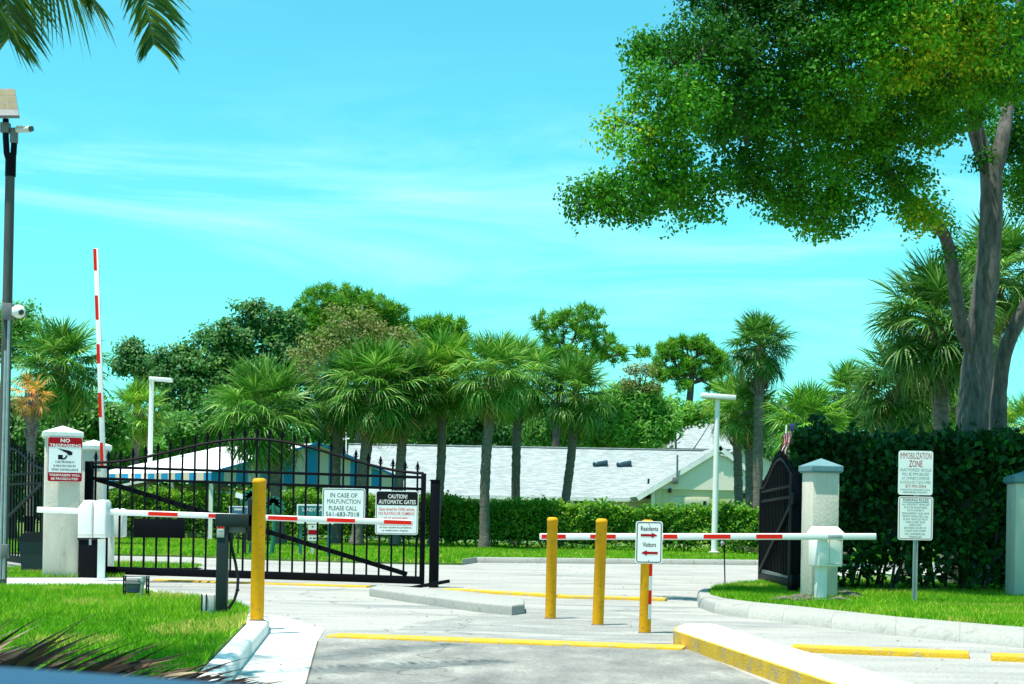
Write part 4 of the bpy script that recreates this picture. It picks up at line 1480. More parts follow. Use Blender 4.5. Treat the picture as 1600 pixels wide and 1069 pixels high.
# ------------------------------------------------------------------ light and camera pole
d = 24.6
c = B(2, d, 0.15)
po = thing('camera_pole', 'tall dark pole with solar lamp and white cameras at the left edge', 'pole', c)
base = Vector((c.x, d, 0.05))
t1 = P(16, 262, d)
mb = MB().tube([base, base.lerp(t1, 0.5), t1], [0.078, 0.074, 0.068], 14)
mb.build('shaft', M_polemid, po)
mb = MB().tube([P(16.2, 276, d), P(17, 240, d)], [0.078, 0.078], 14)
mb.tube([P(21, 242, d), P(22, 225, d), P(22, 208, d)], 0.045, 10)
mb.tube([P(15, 255, d - 0.03), P(10.5, 240, d - 0.03), P(9, 215, d - 0.03), P(9, 186, d - 0.03)], 0.045, 10)
mb.build('collar', M_black, po)
mb = MB().box(P(8.5, 200, d - 0.05), (0.13, 0.12, 0.15), None, 0.01)
mb.box(P(22, 212, d - 0.02), (0.10, 0.1, 0.22), None, 0.01)
mb.build('bracket', M_grey, po)
mb = MB()
A_, B_, C_, D_ = P(-34, 185, d - 0.25), P(31, 185, d - 0.25), P(24, 143, d + 0.35), P(-34, 143, d + 0.35)
nn = (B_ - A_).cross(C_ - B_).normalized()
MB().prism([A_, B_, C_, D_], nn * 0.05, 0.006).build('lamp_frame', M_grey, po)
mb = MB()
for i in range(4):
    for j in range(3):
        a0_, a1_ = 0.04 + i * 0.24, 0.04 + (i + 1) * 0.24 - 0.015
        b0_, b1_ = 0.22 + j * 0.25, 0.22 + (j + 1) * 0.25 - 0.02
        def bil(s, t):
            return (A_.lerp(B_, s)).lerp(D_.lerp(C_, s), t) - nn * 0.004 if nn.y > 0 else (A_.lerp(B_, s)).lerp(D_.lerp(C_, s), t) + nn * 0.052
        mb.add([bil(a0_, b0_), bil(a1_, b0_), bil(a1_, b1_), bil(a0_, b1_)], [(0, 1, 2, 3)])
mb.build('solar_cells', M_solar, po)
mb = MB().tube([P(26, 203, d - 0.05), P(47, 201.5, d - 0.1)], [0.045, 0.05], 12)
mb.box(P(38, 198.5, d - 0.08), (0.22, 0.10, 0.015), None, 0.004)
mb.tube([P(22, 206, d - 0.03), P(28, 203, d - 0.05)], 0.02, 8)
cm_ = mb.build('bullet_camera', M_lightgrey, po)
MB().tube([P(46.5, 201.5, d - 0.1), P(51, 201.2, d - 0.11)], [0.046, 0.04], 12).build('lens_hood', M_lens, cm_)
MB().box(P(12, 487, d - 0.09), (0.15, 0.14, 0.24), None, 0.01).build('junction_box', M_grey, po)
dm = MB()
dc = P(29, 487, d - 0.1)
dm.lathe(dc, [(0.10 * math.cos(a), 0.10 * math.sin(a)) for a in np.linspace(-1.5, 1.5, 12)], 18)
dm.box(P(21, 487, d - 0.1), (0.06, 0.1, 0.12), None, 0.01)
dmo = dm.build('dome_camera', M_white, po)
MB().lathe(dc + Vector((0.05, -0.055, -0.015)), [(0.046 * math.cos(a), 0.046 * math.sin(a)) for a in np.linspace(-1.5, 1.5, 9)], 14).build('lens', M_lens, dmo)
q = B(14, d - 0.09, 0.1)
mb = MB().tube([P(5.5, 905, d - 0.09), P(14, 500, d - 0.09)], 0.022, 8)
mb.tube([P(0, 905, d - 0.09), P(9, 548, d - 0.09)], 0.024, 8)
mb.build('conduit', M_galv, po)
mb = MB().box(P(8, 861, d - 0.1), (0.10, 0.08, 0.20), None, 0.008)
mb.build('switch_box', M_grey, po)


# ------------------------------------------------------------------ street lamps
def street_lamp(label, px, d, z0, top_y, head0, head1, hy, r=0.085):
    c = B(px, d, z0)
    root = thing('street_lamp', label, 'street lamp', c, 'white parking lot lamps')
    t = P(px + 5, top_y, d)
    MB().tube([c - Vector((0, 0, 0.05)), t], [r * 1.15, r * 0.85], 14).build('shaft', M_white, root)
    MB().lathe(c, [(r * 2.2, 0), (r * 2.2, 0.03), (r * 1.3, 0.05)], 14).build('base_plate', M_lightgrey, root)
    a, b = P(head0, hy, d), P(head1, hy, d)
    c2 = (a + b) / 2
    MB().box(c2, ((b - a).length, 0.42, 0.17), Matrix.Rotation(R(3), 3, 'Y'), 0.025).build('lamp_head', M_white, root)
    MB().box(c2 - Vector((0, 0, 0.088)), ((b - a).length * 0.8, 0.3, 0.012), Matrix.Rotation(R(3), 3, 'Y'), 0.003).build('lens', M_lightgrey, root)


street_lamp('white square lamp post rising in front of the house gable', 1116, 58.0, 0.12, 622, 1095, 1149, 620, 0.10)
street_lamp('white lamp post behind the hedge at the left of the striped awning', 232, 74.0, 0.12, 592, 234, 269, 593, 0.11)

# thin garden light on a black stake
c = B(1133, 31.0, 0.0)
gl = thing('stake_light', 'thin black stake with a small light on the far side of the right kerb', 'stake light', c)
MB().tube([c, P(1131.5, 852, 31)], 0.012, 8).build('stake', M_black, gl)
MB().lathe(P(1128.5, 849, 31), [(0.03, -0.02), (0.045, 0.01), (0.04, 0.03), (0.01, 0.045)], 10, (0.6, -0.4, 0.6)).build('lamp_head', M_galv, gl)

# flag
d = 43.0
c = B(1217, d, 0.0)
fg = thing('flag', 'red and white striped flag hanging limp above the open gate leaf', 'flag', c)
MB().tube([c, P(1229, 664, d)], [0.03, 0.022], 8).build('flagpole', M_white, fg)
n = 9
for i in range(n):
    mb = MB()
    vs = []
    rows = 7
    for j in range(rows + 1):
        y = 672 + 44 * j / rows
        for e in (0, 1):
            x = 1238 - 16 * (i + e) / n + 3.0 * math.sin(j * 0.9) - 8 * j / rows
            vs.append(P(x, y + (i + e) * 0.9, d - 0.06 + 0.07 * math.sin((i + e) * 1.7 + j * 0.5)))
    mb.add(vs, [(2 * j, 2 * j + 1, 2 * j + 3, 2 * j + 2) for j in range(rows)])
    mb.build('flag_stripe', M_flagred if i % 2 == 0 else M_flagwhite, fg)
MB().box(P(1240, 668, d - 0.02), (0.2, 0.06, 0.18), None, 0.02).build('flag_canton', M_flagblue, fg)

# signs beyond the gate
f = Face(489, 803, 46.0)
s = sign_root('teal entrance board with white border seen through the gate bars', f, 0.0)
f.plate(MB(), 464, 788, 522, 818.5, 1, 0, 0.04).build('board', M_white, s)
f.plate(MB(), 466, 790.5, 520, 813.5, 0.5, 0.041, 0.006).build('panel', M_teal, s)
mb = MB()
f.text(mb, 'SANDY LA', 488, 796.5, 32, 5.6, 0.05, 0.01)
mb.build('white_lettering', M_white, s)
for x in (470, 514):
    p = f.at(x, 818, -0.05)
    MB().box((p.x, p.y, p.z / 2), (0.08, 0.08, p.z)).build('leg', M_teal, s)
f = Face(488.5, 831, 47.5)
s = sign_root('small white sign with dark red band on a stake in the far lawn', f, 0.1)
f.plate(MB(), 481, 820, 496, 845, 1, 0, 0.01).build('plate', M_whitepl, s)
f.plate(MB(), 481.5, 828, 495.5, 835.5, 0.3, 0.0105, 0.004).build('red_band', M_dred, s)
mb = MB()
f.poly(mb, [(484, 840), (487, 840), (487, 842), (484, 842)], 0.0105)
f.poly(mb, [(489, 840), (494, 840), (494, 842), (489, 842)], 0.0105)
f.poly(mb, [(487, 822), (490, 822), (490, 824), (487, 824)], 0.0105)
mb.build('black_print', M_ink, s)
p = f.at(488.5, 845, -0.03)
MB().box((p.x, p.y, (p.z + 0.3) / 2), (0.09, 0.05, p.z + 0.3 - 0.1)).build('stake', M_lightgrey, s)
f = Face(373, 811, 46.0)
s = sign_root('blue notice board with white frame behind the call pedestal', f, 0.0)
f.plate(MB(), 358, 791, 387.5, 832, 0.6, 0, 0.03).build('board', M_white, s)
f.plate(MB(), 359, 792.4, 386, 831, 0.3, 0.031, 0.006).build('panel', mat('blue board paint', (0.02, 0.12, 0.19)), s)
mb = MB()
f.poly(mb, [(366, 794.5), (378, 794.5), (378, 797.5), (366, 797.5)], 0.038)
mb.build('white_print', M_lightgrey, s)
for x in (362, 383):
    p = f.at(x, 831, -0.04)
    MB().box((p.x, p.y, p.z / 2), (0.07, 0.07, p.z)).build('leg', M_pedestal, s)
f = Face(374, 774.5, 46.2)
s = sign_root('little tilted white tag above the blue notice board', f, 0.0)
mb = MB()
f.poly(mb, [(368.5, 769.5), (380.5, 772.5), (379, 780), (367.5, 777)], 0, 0.015)
mb.build('plate', M_whitepl, s)
p = f.at(373, 778, -0.05)
MB().box((p.x, p.y, p.z / 2), (0.04, 0.04, p.z)).build('stake', M_pedestal, s)


def palm_ornament(label, cx, cy, r, d, bx, by):
    p = B(bx, d, 0.0)
    root = thing('palm_ornament', label, 'ornament', p, 'green metal palm ornaments')
    M_o = mat('green ornament paint', (0.012, 0.17, 0.10), None, 4, 0.45)
    h = P(cx, cy, d)
    MB().tube([p, p.lerp(h, 0.5) + Vector((0.05, 0, 0)), h], [0.07, 0.055, 0.045], 8).build('stem', M_o, root)
    k = d / FPX
    for i in range(9):
        a = R(-35 + 250 * i / 8)
        dr = Vector((math.cos(a), 0, math.sin(a)))
        pts = [h + dr * (r * k * t) + Vector((0, 0, -0.45 * r * k * t * t)) for t in (0, 0.3, 0.6, 0.85, 1)]
        mb = MB()
        vs = []
        for q, w in zip(pts, (0.03, 0.07, 0.075, 0.05, 0.01)):
            sd = Vector((-dr.z, 0, dr.x))
            for yy in (-0.012, 0.012):
                vs += [q + sd * w + Vector((0, yy, 0)), q - sd * w + Vector((0, yy, 0))]
        fs = []
        for j in range(4):
            o = 4 * j
            fs += [(o, o + 1, o + 5, o + 4), (o + 2, o + 6, o + 7, o + 3), (o, o + 4, o + 6, o + 2), (o + 1, o + 3, o + 7, o + 5)]
        fs += [(0, 2, 3, 1), (16, 17, 19, 18)]
        mb.add(vs, fs)
        mb.build('blade', M_o, root)


palm_ornament('green metal palm cut out left of the tall yellow bollard', 394, 776, 19, 46.5, 391, 860)
palm_ornament('green metal palm cut out right of the tall yellow bollard', 427, 786, 20, 46.5, 424, 860)

# ------------------------------------------------------------------ debris at the right pillar
root = thing('debris_pile', 'dry palm bark and clippings heaped at the foot of the right pillar', 'debris', G(1300, 941, 0.14))
for i in range(26):
    px = random.choice([random.uniform(1225, 1262), random.uniform(1240, 1330), random.uniform(1312, 1338)])
    p = G(px, random.uniform(933, 941) - (8 if px > 1312 else 0), 0.15)
    a = random.uniform(-0.4, 0.4)
    ln = random.uniform(0.18, 0.5)
    dv = Vector((math.cos(a), math.sin(a), random.uniform(-0.1, 0.12))) * ln
    mb = MB().tube([p - dv / 2, p + Vector((0, 0, 0.03)), p + dv / 2], [0.012, random.uniform(0.018, 0.05), 0.006], 7, wob=0.3)
    mb.build('bark_piece', M_debris, root)


# ------------------------------------------------------------------ white shingled house
def quad_slab(pts, th, name, m, parent):
    pts = [Vector(p) for p in pts]
    n = (pts[1] - pts[0]).cross(pts[2] - pts[0]).normalized()
    if n.z < 0:
        n = -n
    return MB().prism([p - n * th for p in pts], n * th).build(name, m, parent, ang=20)


d0, d1 = 80.0, 84.5
ho = thing('white_house', 'long low white house with pale shingle roof and front gable behind the hedge', 'house', B(900, d0, 0.12))
e0, e1 = P(538, 770.5, d0), P(1122, 774, d0)
r0, r1 = P(545, 694, d1), P(1132, 696, d1)
e1.z = e0.z; r1.z = r0.z
quad_slab([e0, e1, r1, r0], 0.10, 'roof', M_wood_roof, ho)
bk0, bk1 = Vector((e0.x, 2 * d1 - d0, e0.z)), Vector((e1.x, 2 * d1 - d0, e1.z))
quad_slab([r0, r1, bk1, bk0], 0.10, 'roof', M_wood_roof, ho)
MB().beam(r0 + Vector((0, 0, 0.01)), r1 + Vector((0, 0, 0.01)), 0.22, 0.06, bev=0.02).build('ridge_cap', M_wood_roof, ho)
MB().beam(e0 - Vector((0, 0.02, 0.09)), e1 - Vector((0, 0.02, 0.09)), 0.05, 0.16).build('fascia', M_trim, ho)
zc = e0.z - 0.12
mb = MB().box(((e0.x + e1.x) / 2 + 0.2, d0 + 0.5, zc / 2), (e1.x - e0.x - 0.5, 0.2, zc))
mb.build('wall', M_wall, ho)
for x0, x1, y0 in ((896, 917, 778), (843, 858, 778), (660, 700, 778), (590, 615, 778)):
    a, b = P(x0, y0, d0 + 0.39), P(x1, y0, d0 + 0.39)
    w = MB().box(((a.x + b.x) / 2, d0 + 0.39, a.z - 0.45), (b.x - a.x, 0.05, 0.9)).build('window', M_trim, ho)
    MB().box(((a.x + b.x) / 2, d0 + 0.36, a.z - 0.45), (b.x - a.x - 0.12, 0.02, 0.78)).build('pane', M_darkglass, w)
for x in (941, 978):
    c = P(x, 716, 83.0)
    c.z = e0.z + (r0.z - e0.z) * (83.0 - d0) / (d1 - d0) + 0.03
    mb = MB().box(c + Vector((0, -0.05, 0.05)), (0.55, 0.4, 0.2), Matrix.Rotation(R(-12), 3, 'Y'), 0.05)
    mb.box(c + Vector((-0.33, -0.1, -0.02)), (0.3, 0.35, 0.14), Matrix.Rotation(R(20), 3, 'Y'), 0.04)
    mb.build('roof_vent', M_vent, ho)
c = P(1013, 756, 81)
MB().tube([c, P(1013.5, 748, 81)], 0.05, 8).build('vent_pipe', M_blackplas, ho)
# front gable wing
dg = 76.0
gl_, ga_, gr_ = P(994, 776, dg), P(1126, 696, dg), P(1232, 778, dg)
gr_.z = gl_.z
back = 6.0
quad_slab([gl_, ga_, ga_ + Vector((0, back + 5, 0)), gl_ + Vector((0, back, 0))], 0.10, 'roof', M_wood_roof, ho)
quad_slab([ga_, gr_, gr_ + Vector((0, back, 0)), ga_ + Vector((0, back + 5, 0))], 0.10, 'roof', M_wood_roof, ho)
for a, b in ((gl_, ga_), (ga_, gr_)):
    u = (b - a).normalized()
    up = Vector((-u.z, 0, u.x))
    MB().beam(a - up * 0.12 - Vector((0, 0.03, 0)), b - up * 0.12 - Vector((0, 0.03, 0)), 0.05, 0.20, up=up).build('barge_board', M_trim, ho)
wy = dg + 0.10
zb = P(1100, 765.5, wy).z
ix = 0.5
mb = MB()
tz = (zb - gl_.z) / (ga_.z - gl_.z)
xL, xR = gl_.x + (ga_.x - gl_.x) * (tz + 0.05), gr_.x + (ga_.x - gr_.x) * (tz + 0.05)
mb.prism([Vector((xL, wy, zb)), Vector((xR, wy, zb)), Vector((ga_.x, wy, ga_.z - 0.16))], (0, 0.2, 0))
mb.build('gable_wall', M_wall, ho)
x0 = P(1024, 770, wy).x
MB().box(((gl_.x + ix + 0.2 + x0) / 2, wy + 0.1, zb / 2), (x0 - gl_.x - ix - 0.2, 0.2, zb - 0.012)).build('wall', M_wall, ho)
x1 = P(1034, 770, wy).x
MB().box(((x0 + x1) / 2 + 0.01, wy + 0.1, zb / 2), (x1 - x0, 0.22, zb - 0.006)).build('corner_post', M_beige, ho)
MB().box(((x1 + gr_.x - ix) / 2 + 0.02, wy + 0.17, zb / 2 + 0.05), (gr_.x - ix - x1, 0.2, zb + 0.1)).build('garage_wall', M_beige, ho)
gx0, gx1 = P(1047, 770, wy).x, P(1110, 770, wy).x
dz = P(1080, 777, wy).z
gd = MB().box(((gx0 + gx1) / 2, wy + 0.07, dz / 2), (gx1 - gx0, 0.06, dz)).build('garage_door', mat('cream garage door', (0.66, 0.60, 0.44)), ho)
for i in range(3):
    MB().box(((gx0 + gx1) / 2, wy + 0.036, dz - 0.2 - 0.5 * i), (gx1 - gx0 - 0.1, 0.02, 0.42), None, 0.006).build('door_panel', mat('cream garage door', (0.66, 0.60, 0.44)), gd)
f = Face(1122, 787, wy + 0.05)
mb = MB()
f.text(mb, '20', 1122, 787, 7, 5.5, 0.02, 0.02)
mb.build('house_number', M_ink, ho)
mb = MB().box(f.at(1046, 768, 0.1), (0.12, 0.2, 0.2))
mb.box(f.at(1162, 774, 0.1), (0.12, 0.2, 0.24))
mb.build('wall_lamp', M_blackplas, ho)
mb = MB().box(f.at(1101, 787, 0.02), (0.14, 0.03, 0.2))
mb.build('door_plaque', M_ink, ho)
a = P(1058, 756, dg - 0.12)
mb = MB().tube([a, P(1058.5, 711, dg - 0.12)], 0.045, 8)
mb.box(P(1055, 751, dg - 0.1), (0.25, 0.2, 0.3), None, 0.02)
mb.build('service_mast', M_grey, ho)
mb = MB().box(P(1130, 712, wy - 0.1), (0.26, 0.12, 0.07), Matrix.Rotation(R(12), 3, 'Y'), 0.01)
mb.box(P(1134, 713.5, wy - 0.1), (0.07, 0.13, 0.08), None, 0.01)
mb.build('gable_lamp', M_lightgrey, ho)

# second house behind
d = 104.0
h2 = thing('white_house', 'pale roofed house showing above the gable house beside the lamp post', 'house', B(1110, d, 0.1))
a, b = P(1040, 700, d), P(1190, 704, d)
c, e = P(1066, 660, d + 4.5), P(1182, 664, d + 4.5)
b.z = a.z; e.z = c.z
quad_slab([a, b, e, c], 0.1, 'roof', M_wood_roof, h2)
bb2 = [Vector((p.x, 2 * (d + 4.5) - d, p.z)) for p in (a, b)]
quad_slab([c, e, bb2[1], bb2[0]], 0.1, 'roof', M_wood_roof, h2)
MB().prism([Vector((a.x + 0.1, d + 0.3, 0.1)), Vector((b.x - 0.1, d + 0.3, 0.1)), Vector((b.x - 0.1, d + 0.3, a.z - 0.05)), Vector((a.x + 0.1, d + 0.3, a.z - 0.05))], (0, 8, 0)).build('wall', M_wall, h2)
l_, t_, r_ = P(1132, 712, d - 4), P(1172, 690, d - 4), P(1228, 732, d - 4)
quad_slab([l_, t_, t_ + Vector((0, 6, 0)), l_ + Vector((0, 6, 0))], 0.1, 'roof', M_wood_roof, h2)
quad_slab([t_, r_, r_ + Vector((0, 6, 0)), t_ + Vector((0, 6, 0))], 0.1, 'roof', M_wood_roof, h2)
MB().prism([Vector((l_.x + 0.3, d - 3.7, 0.1)), Vector((r_.x - 0.3, d - 3.7, 0.1)), Vector((r_.x - 0.3, d - 3.7, r_.z)), Vector((t_.x, d - 3.7, t_.z - 0.15)), Vector((l_.x + 0.3, d - 3.7, l_.z))], (0, 3, 0)).build('gable_wall', M_wall, h2)

# ------------------------------------------------------------------ striped canvas pavilion
Fc, Ap, Bk = P(330, 738, 66.5), P(496, 693, 69.5), P(628, 752, 73.0)
zE = Fc.z
Bk.z = zE
dirr = Vector((-6, 7.05, 0)).normalized()
pv = thing('canvas_pavilion', 'white roofed pavilion with blue and beige striped gable behind the gate', 'pavilion', (Fc.x, Fc.y, 0.1))
Ll = 10.5
quad_slab([Fc, Ap, Ap + dirr * (Ll - 2.5), Fc + dirr * Ll], 0.05, 'roof_sheet', M_canvas, pv)
quad_slab([Ap, Bk, Bk + dirr * Ll, Ap + dirr * (Ll - 2.5)], 0.05, 'roof_sheet', M_canvas, pv)
MB().add([Fc + dirr * Ll, Ap + dirr * (Ll - 2.5), Bk + dirr * Ll], [(0, 1, 2)]).build('roof_sheet', M_canvas, pv)
nst = 17
base = [Fc.lerp(Bk, i / nst) for i in range(nst + 1)]


def rake(p):
    t = (p - Fc).dot((Bk - Fc).normalized()) / (Bk - Fc).length
    tA = (Vector((Ap.x, Ap.y, zE)) - Fc).dot((Bk - Fc).normalized()) / (Bk - Fc).length
    return zE + (Ap.z - zE) * (t / tA if t < tA else (1 - t) / (1 - tA))


tA = (Vector((Ap.x, Ap.y, zE)) - Fc).dot((Bk - Fc).normalized()) / (Bk - Fc).length
nout = Vector((dirr.x, dirr.y, 0)) * -0.03
for i in range(nst):
    pts = [base[i] + Vector((0, 0, -0.38)), base[i + 1] + Vector((0, 0, -0.38))]
    ti, tj = i / nst, (i + 1) / nst
    pts.append(Vector((base[i + 1].x, base[i + 1].y, rake(base[i + 1]) - 0.06)))
    if ti < tA < tj:
        m_ = Fc.lerp(Bk, tA)
        pts.append(Vector((m_.x, m_.y, Ap.z - 0.06)))
    pts.append(Vector((base[i].x, base[i].y, rake(base[i]) - 0.06)))
    MB().prism([p + nout for p in pts], nout * 0.6).build('striped_panel', M_blue if i % 2 == 0 else M_sand, pv)
vb = [Fc.lerp(Fc + dirr * Ll, i / 18) for i in range(19)]
vo = Vector((-dirr.y, dirr.x, 0)) * 0.03
for i in range(18):
    pts = [vb[i], vb[i + 1], vb[i + 1] - Vector((0, 0, 0.30)), vb[i] - Vector((0, 0, 0.30))]
    MB().prism([p - vo * 0 + Vector((0, -0.04, -0.02)) for p in pts], (0, 0.02, 0)).build('striped_panel', M_blue if i % 2 == 0 else M_sand, pv)
for a, b in ((Fc, Ap), (Ap, Bk)):
    MB().beam(a + nout * 2 + Vector((0, 0, 0.0)), b + nout * 2, 0.06, 0.10).build('edge_piping', M_blue, pv)
for p in (Fc + dirr * 0.3, Fc + dirr * 3.5, Fc + dirr * 7, Fc + dirr * 10.2, Bk + dirr * 0.3, Fc.lerp(Bk, 0.35) + dirr * 0.2, Fc.lerp(Bk, 0.7) + dirr * 0.2):
    MB().box((p.x + 0.15, p.y + 0.1, (zE - 0.1) / 2), (0.16, 0.16, zE - 0.1)).build('post', M_white, pv)
mb = MB()
p0, p1 = Fc.lerp(Bk, 0.05) + dirr * 0.4, Fc.lerp(Bk, 1.0) + dirr * 0.4
mb.beam(Vector((p0.x, p0.y, 1.75)), Vector((p1.x, p1.y, 1.75)), 0.2, 0.62)
mb.build('counter_wall', M_wall, pv)
p0, p1 = Fc.lerp(Bk, 0.5) + dirr * 5, Fc.lerp(Bk, 0.5) + dirr * 9
MB().box((p1.x, p1.y, 1.2), (11, 0.2, 2.3), math.atan2(Bk.y - Fc.y, Bk.x - Fc.x)).build('back_wall', M_beige, pv)
# cream lean-to roof under the pavilion's left end
q = P(200, 752, 72)
MB().box((q.x + 0.6, 71.5, q.z - 0.1), (2.6, 2.2, 0.1), Matrix.Rotation(R(-12), 3, 'Y')).build('lean_to_roof', M_canvas, pv)

# rooftop antenna between the palms
d = 78
c = B(541, d, 0.1)
an = thing('antenna_mast', 'thin white antenna mast with short crossbars between two palms', 'antenna', c)
MB().tube([c, P(541, 656, d)], 0.03, 6).build('mast', M_white, an)
for y, x0, x1 in ((659, 512, 527), (658, 548, 561), (671, 540, 557), (686, 536, 546)):
    MB().beam(P(x0, y, d), P(x1, y - 1, d), 0.06, 0.07).build('crossbar', M_white, an)
MB().beam(P(512, 659, d), P(561, 657.5, d), 0.03, 0.03).build('crossbar', M_white, an)

# ------------------------------------------------------------------ fan palms
fan_palm('fan palm with big round crown left behind the raised red and white arm', 95, 558, 82, 94, 55, 'green', 0.20, 52, group='fan palms at the left')
fan_palm('small yellowish fan palm beside the left lamp post', 217, 634, 56, 204, 76, 'yellow', 0.21, 44, group='fan palms at the left')
fan_palm('dying palm with brown orange fronds beside the light pole', 50, 612, 40, 46, 44, 'dead', 0.125, 20, low=-60, group='fan palms at the left')
fan_palm('leaning fan palm in front of the striped pavilion', 415, 628, 92, 438, 60, 'green', 0.24, 50)
fan_palm('dark fan palm with shaded trunk left in the pair by the pavilion gable', 535, 600, 66, 526, 61.5, 'dark', 0.21, 46)
fan_palm('full dark fan palm just right of the pavilion ridge', 588, 592, 84, 557, 60, 'green', 0.24, 54)
fan_palm('fan palm whose trunk drops behind the malfunction sign', 634, 596, 72, 616, 60.5, 'dark', 0.20, 46)
fan_palm('tall fan palm whose trunk drops behind the gate post', 688, 575, 76, 676, 62, 'yellow', 0.19, 48)
fan_palm('pale fan palm with full trunk standing before the hedge', 772, 572, 72, 757, 60, 'pale', 0.21, 52)
fan_palm('pale fan palm with leaning trunk that ends at the hedge top', 812, 576, 70, 806, 65, 'pale', 0.20, 48)
fan_palm('fan palm alone against the shingle roof above the plain bollards', 901, 602, 66, 872, 65, 'green', 0.20, 48)
fan_palm('tallest fan palm with clear trunk standing against the sky', 1188, 532, 60, 1184, 60, 'dark', 0.20, 46, group='fan palms at the right', low=-48)
fan_palm('short fan palm just left of the tallest palm and lamp post', 1150, 625, 58, 1156, 63, 'yellow', 0.19, 40, group='fan palms at the right')
fan_palm('thick trunked fan palm tucked under the tallest palm', 1172, 632, 56, 1171, 61, 'green', 0.22, 38, group='fan palms at the right')
fan_palm('bright bushy fan palm left of the tall hedge', 1262, 652, 72, 1255, 48, 'bright', 0.22, 50, group='fan palms at the right')
fan_palm('fan palm rising between the bright palm and the oak', 1326, 606, 56, 1322, 55, 'green', 0.2, 44, group='fan palms at the right')
fan_palm('largest dark fan palm filling the gap left of the oak trunk', 1462, 486, 112, 1490, 35, 'dark', 0.20, 56, group='fan palms at the right')
fan_palm('lower dark fan palm between the hedge and the oak', 1408, 590, 88, 1420, 37, 'dark', 0.19, 50, group='fan palms at the right')
fan_palm('fan palm half hidden behind the oak trunk', 1555, 420, 98, 1585, 39, 'green', 0.20, 50, group='fan palms at the right')
fan_palm('far fan palm cut by the right edge above the hedge', 1604, 655, 52, 1602, 60, 'yellow', 0.2, 36, group='fan palms at the right')
fan_palm('fan palm peeping over the hedge between two dark palms', 1480, 610, 62, 1478, 50, 'yellow', 0.2, 40, group='fan palms at the right')

# ------------------------------------------------------------------ far woodland that closes the view
n = 60000
wx = RNG.uniform(-62, 66, n)
wz = RNG.uniform(0, 1, n) ** 0.8
top_ = 8.3 + 1.6 * patch_noise(wx, wx * 0, 0.5, 5) + 0.8 * patch_noise(wx, wx * 0, 1.7, 6)
wy_ = 138 + RNG.uniform(-3, 3, n) + 2 * patch_noise(wx, wz * 9, 0.9, 9)
wp = np.stack([wx, wy_, wz * top_], 1)
wv, wf = leaf_quads(wp, unit(n) + np.array([0, -0.4, 0.5]), 0.62, 0.42)
arrays('woodland', wv, wf, L_mid, None, np.clip(0.5 + 0.4 * patch_noise(wx, wz * 8, 1.2, 12) + RNG.normal(0, 0.2, n), 0, 1), 'stuff')

# ------------------------------------------------------------------ background trees
bt = broad_tree
bt('ficus_tree', 'dark spreading ficus tree left of centre above the pavilion', 'tree', [(345, 0), (348, 640), (360, 590)], 0.1, 96,
   [(290, 575, 42, 34), (330, 545, 46, 40), (372, 520, 40, 34), (408, 498, 34, 26), (385, 478, 22, 10), (350, 590, 80, 45), (420, 560, 55, 55), (450, 520, 36, 36), (300, 625, 55, 40), (262, 560, 24, 18), (470, 600, 60, 50), (400, 630, 70, 40)],
   900, 44, 0.30, 0.22, 0.14, L_dark, 0.4, 'trees beyond the buildings', shell=0.35, limb_n=30)
bt('pine_tree', 'tallest dome shaped bright green pine above the palms', 'tree', [(540, 0), (540, 620), (538, 540)], 0.1, 118,
   [(520, 475, 62, 28), (490, 502, 42, 32), (560, 488, 60, 34), (604, 498, 40, 24), (540, 520, 85, 34), (628, 515, 24, 16), (600, 545, 60, 40), (480, 545, 40, 30)],
   900, 1, 0.3, 0.3, 0.1, L_pine, 0.45, 'trees beyond the buildings', needles=(0.6, 34, 0.085))
bt('pine_tree', 'rounded green pine at the right shoulder of the dome shaped pine', 'tree', [(690, 0), (692, 600), (690, 540)], 0.1, 122,
   [(690, 512, 46, 18), (660, 530, 30, 20), (715, 530, 24, 18), (690, 560, 50, 30)], 230, 1, 0.3, 0.3, 0.1, L_pine, 0.4, 'trees beyond the buildings', needles=(0.75, 32, 0.10))
bt('rusty_tree', 'tree with rusty brown new leaves before the dome shaped pine', 'tree', [(560, 0), (560, 620), (556, 560)], 0.1, 92,
   [(548, 500, 44, 20), (530, 520, 30, 18), (585, 520, 30, 16), (622, 526, 30, 14), (500, 560, 50, 40), (570, 560, 60, 36), (640, 560, 40, 40)], 260, 26, 0.32, 0.22, 0.10, L_rust, 0.25, 'trees beyond the buildings', shell=0.4)
bt('pine_tree', 'open pine with bare branches above the lone palm', 'tree', [(862, 0), (872, 620), (880, 570), (884, 540)], 0.1, 90,
   [(905, 492, 44, 14), (880, 512, 26, 12), (852, 504, 20, 14), (915, 520, 36, 14), (862, 530, 20, 8), (945, 540, 34, 14), (965, 556, 18, 12), (925, 560, 26, 10), (1002, 553, 14, 9), (850, 560, 26, 16), (880, 552, 30, 12)],
   200, 1, 0.3, 0.3, 0.1, L_pine, 0.26, 'trees beyond the buildings', needles=(0.5, 34, 0.065), depth=1.6, limb_n=70)
bt('pine_tree', 'umbrella pine with dark trunk above the gable house', 'tree', [(1066, 0), (1074, 660), (1080, 600), (1082, 560)], 0.1, 112,
   [(1040, 546, 14, 8), (1090, 532, 14, 7), (1060, 534, 12, 7), (1112, 548, 12, 7), (1130, 566, 10, 7), (1024, 580, 10, 7), (1046, 554, 18, 10), (1074, 540, 18, 9), (1098, 544, 16, 9), (1118, 560, 16, 10), (1056, 582, 18, 8), (1104, 586, 20, 8), (1128, 580, 12, 8), (1036, 588, 14, 8), (1080, 568, 20, 8), (1066, 604, 14, 6), (1118, 606, 12, 6), (1030, 568, 10, 7)],
   300, 1, 0.3, 0.3, 0.1, L_pine, 0.34, 'trees beyond the buildings', needles=(0.55, 34, 0.075), depth=1.8, limb_n=70)
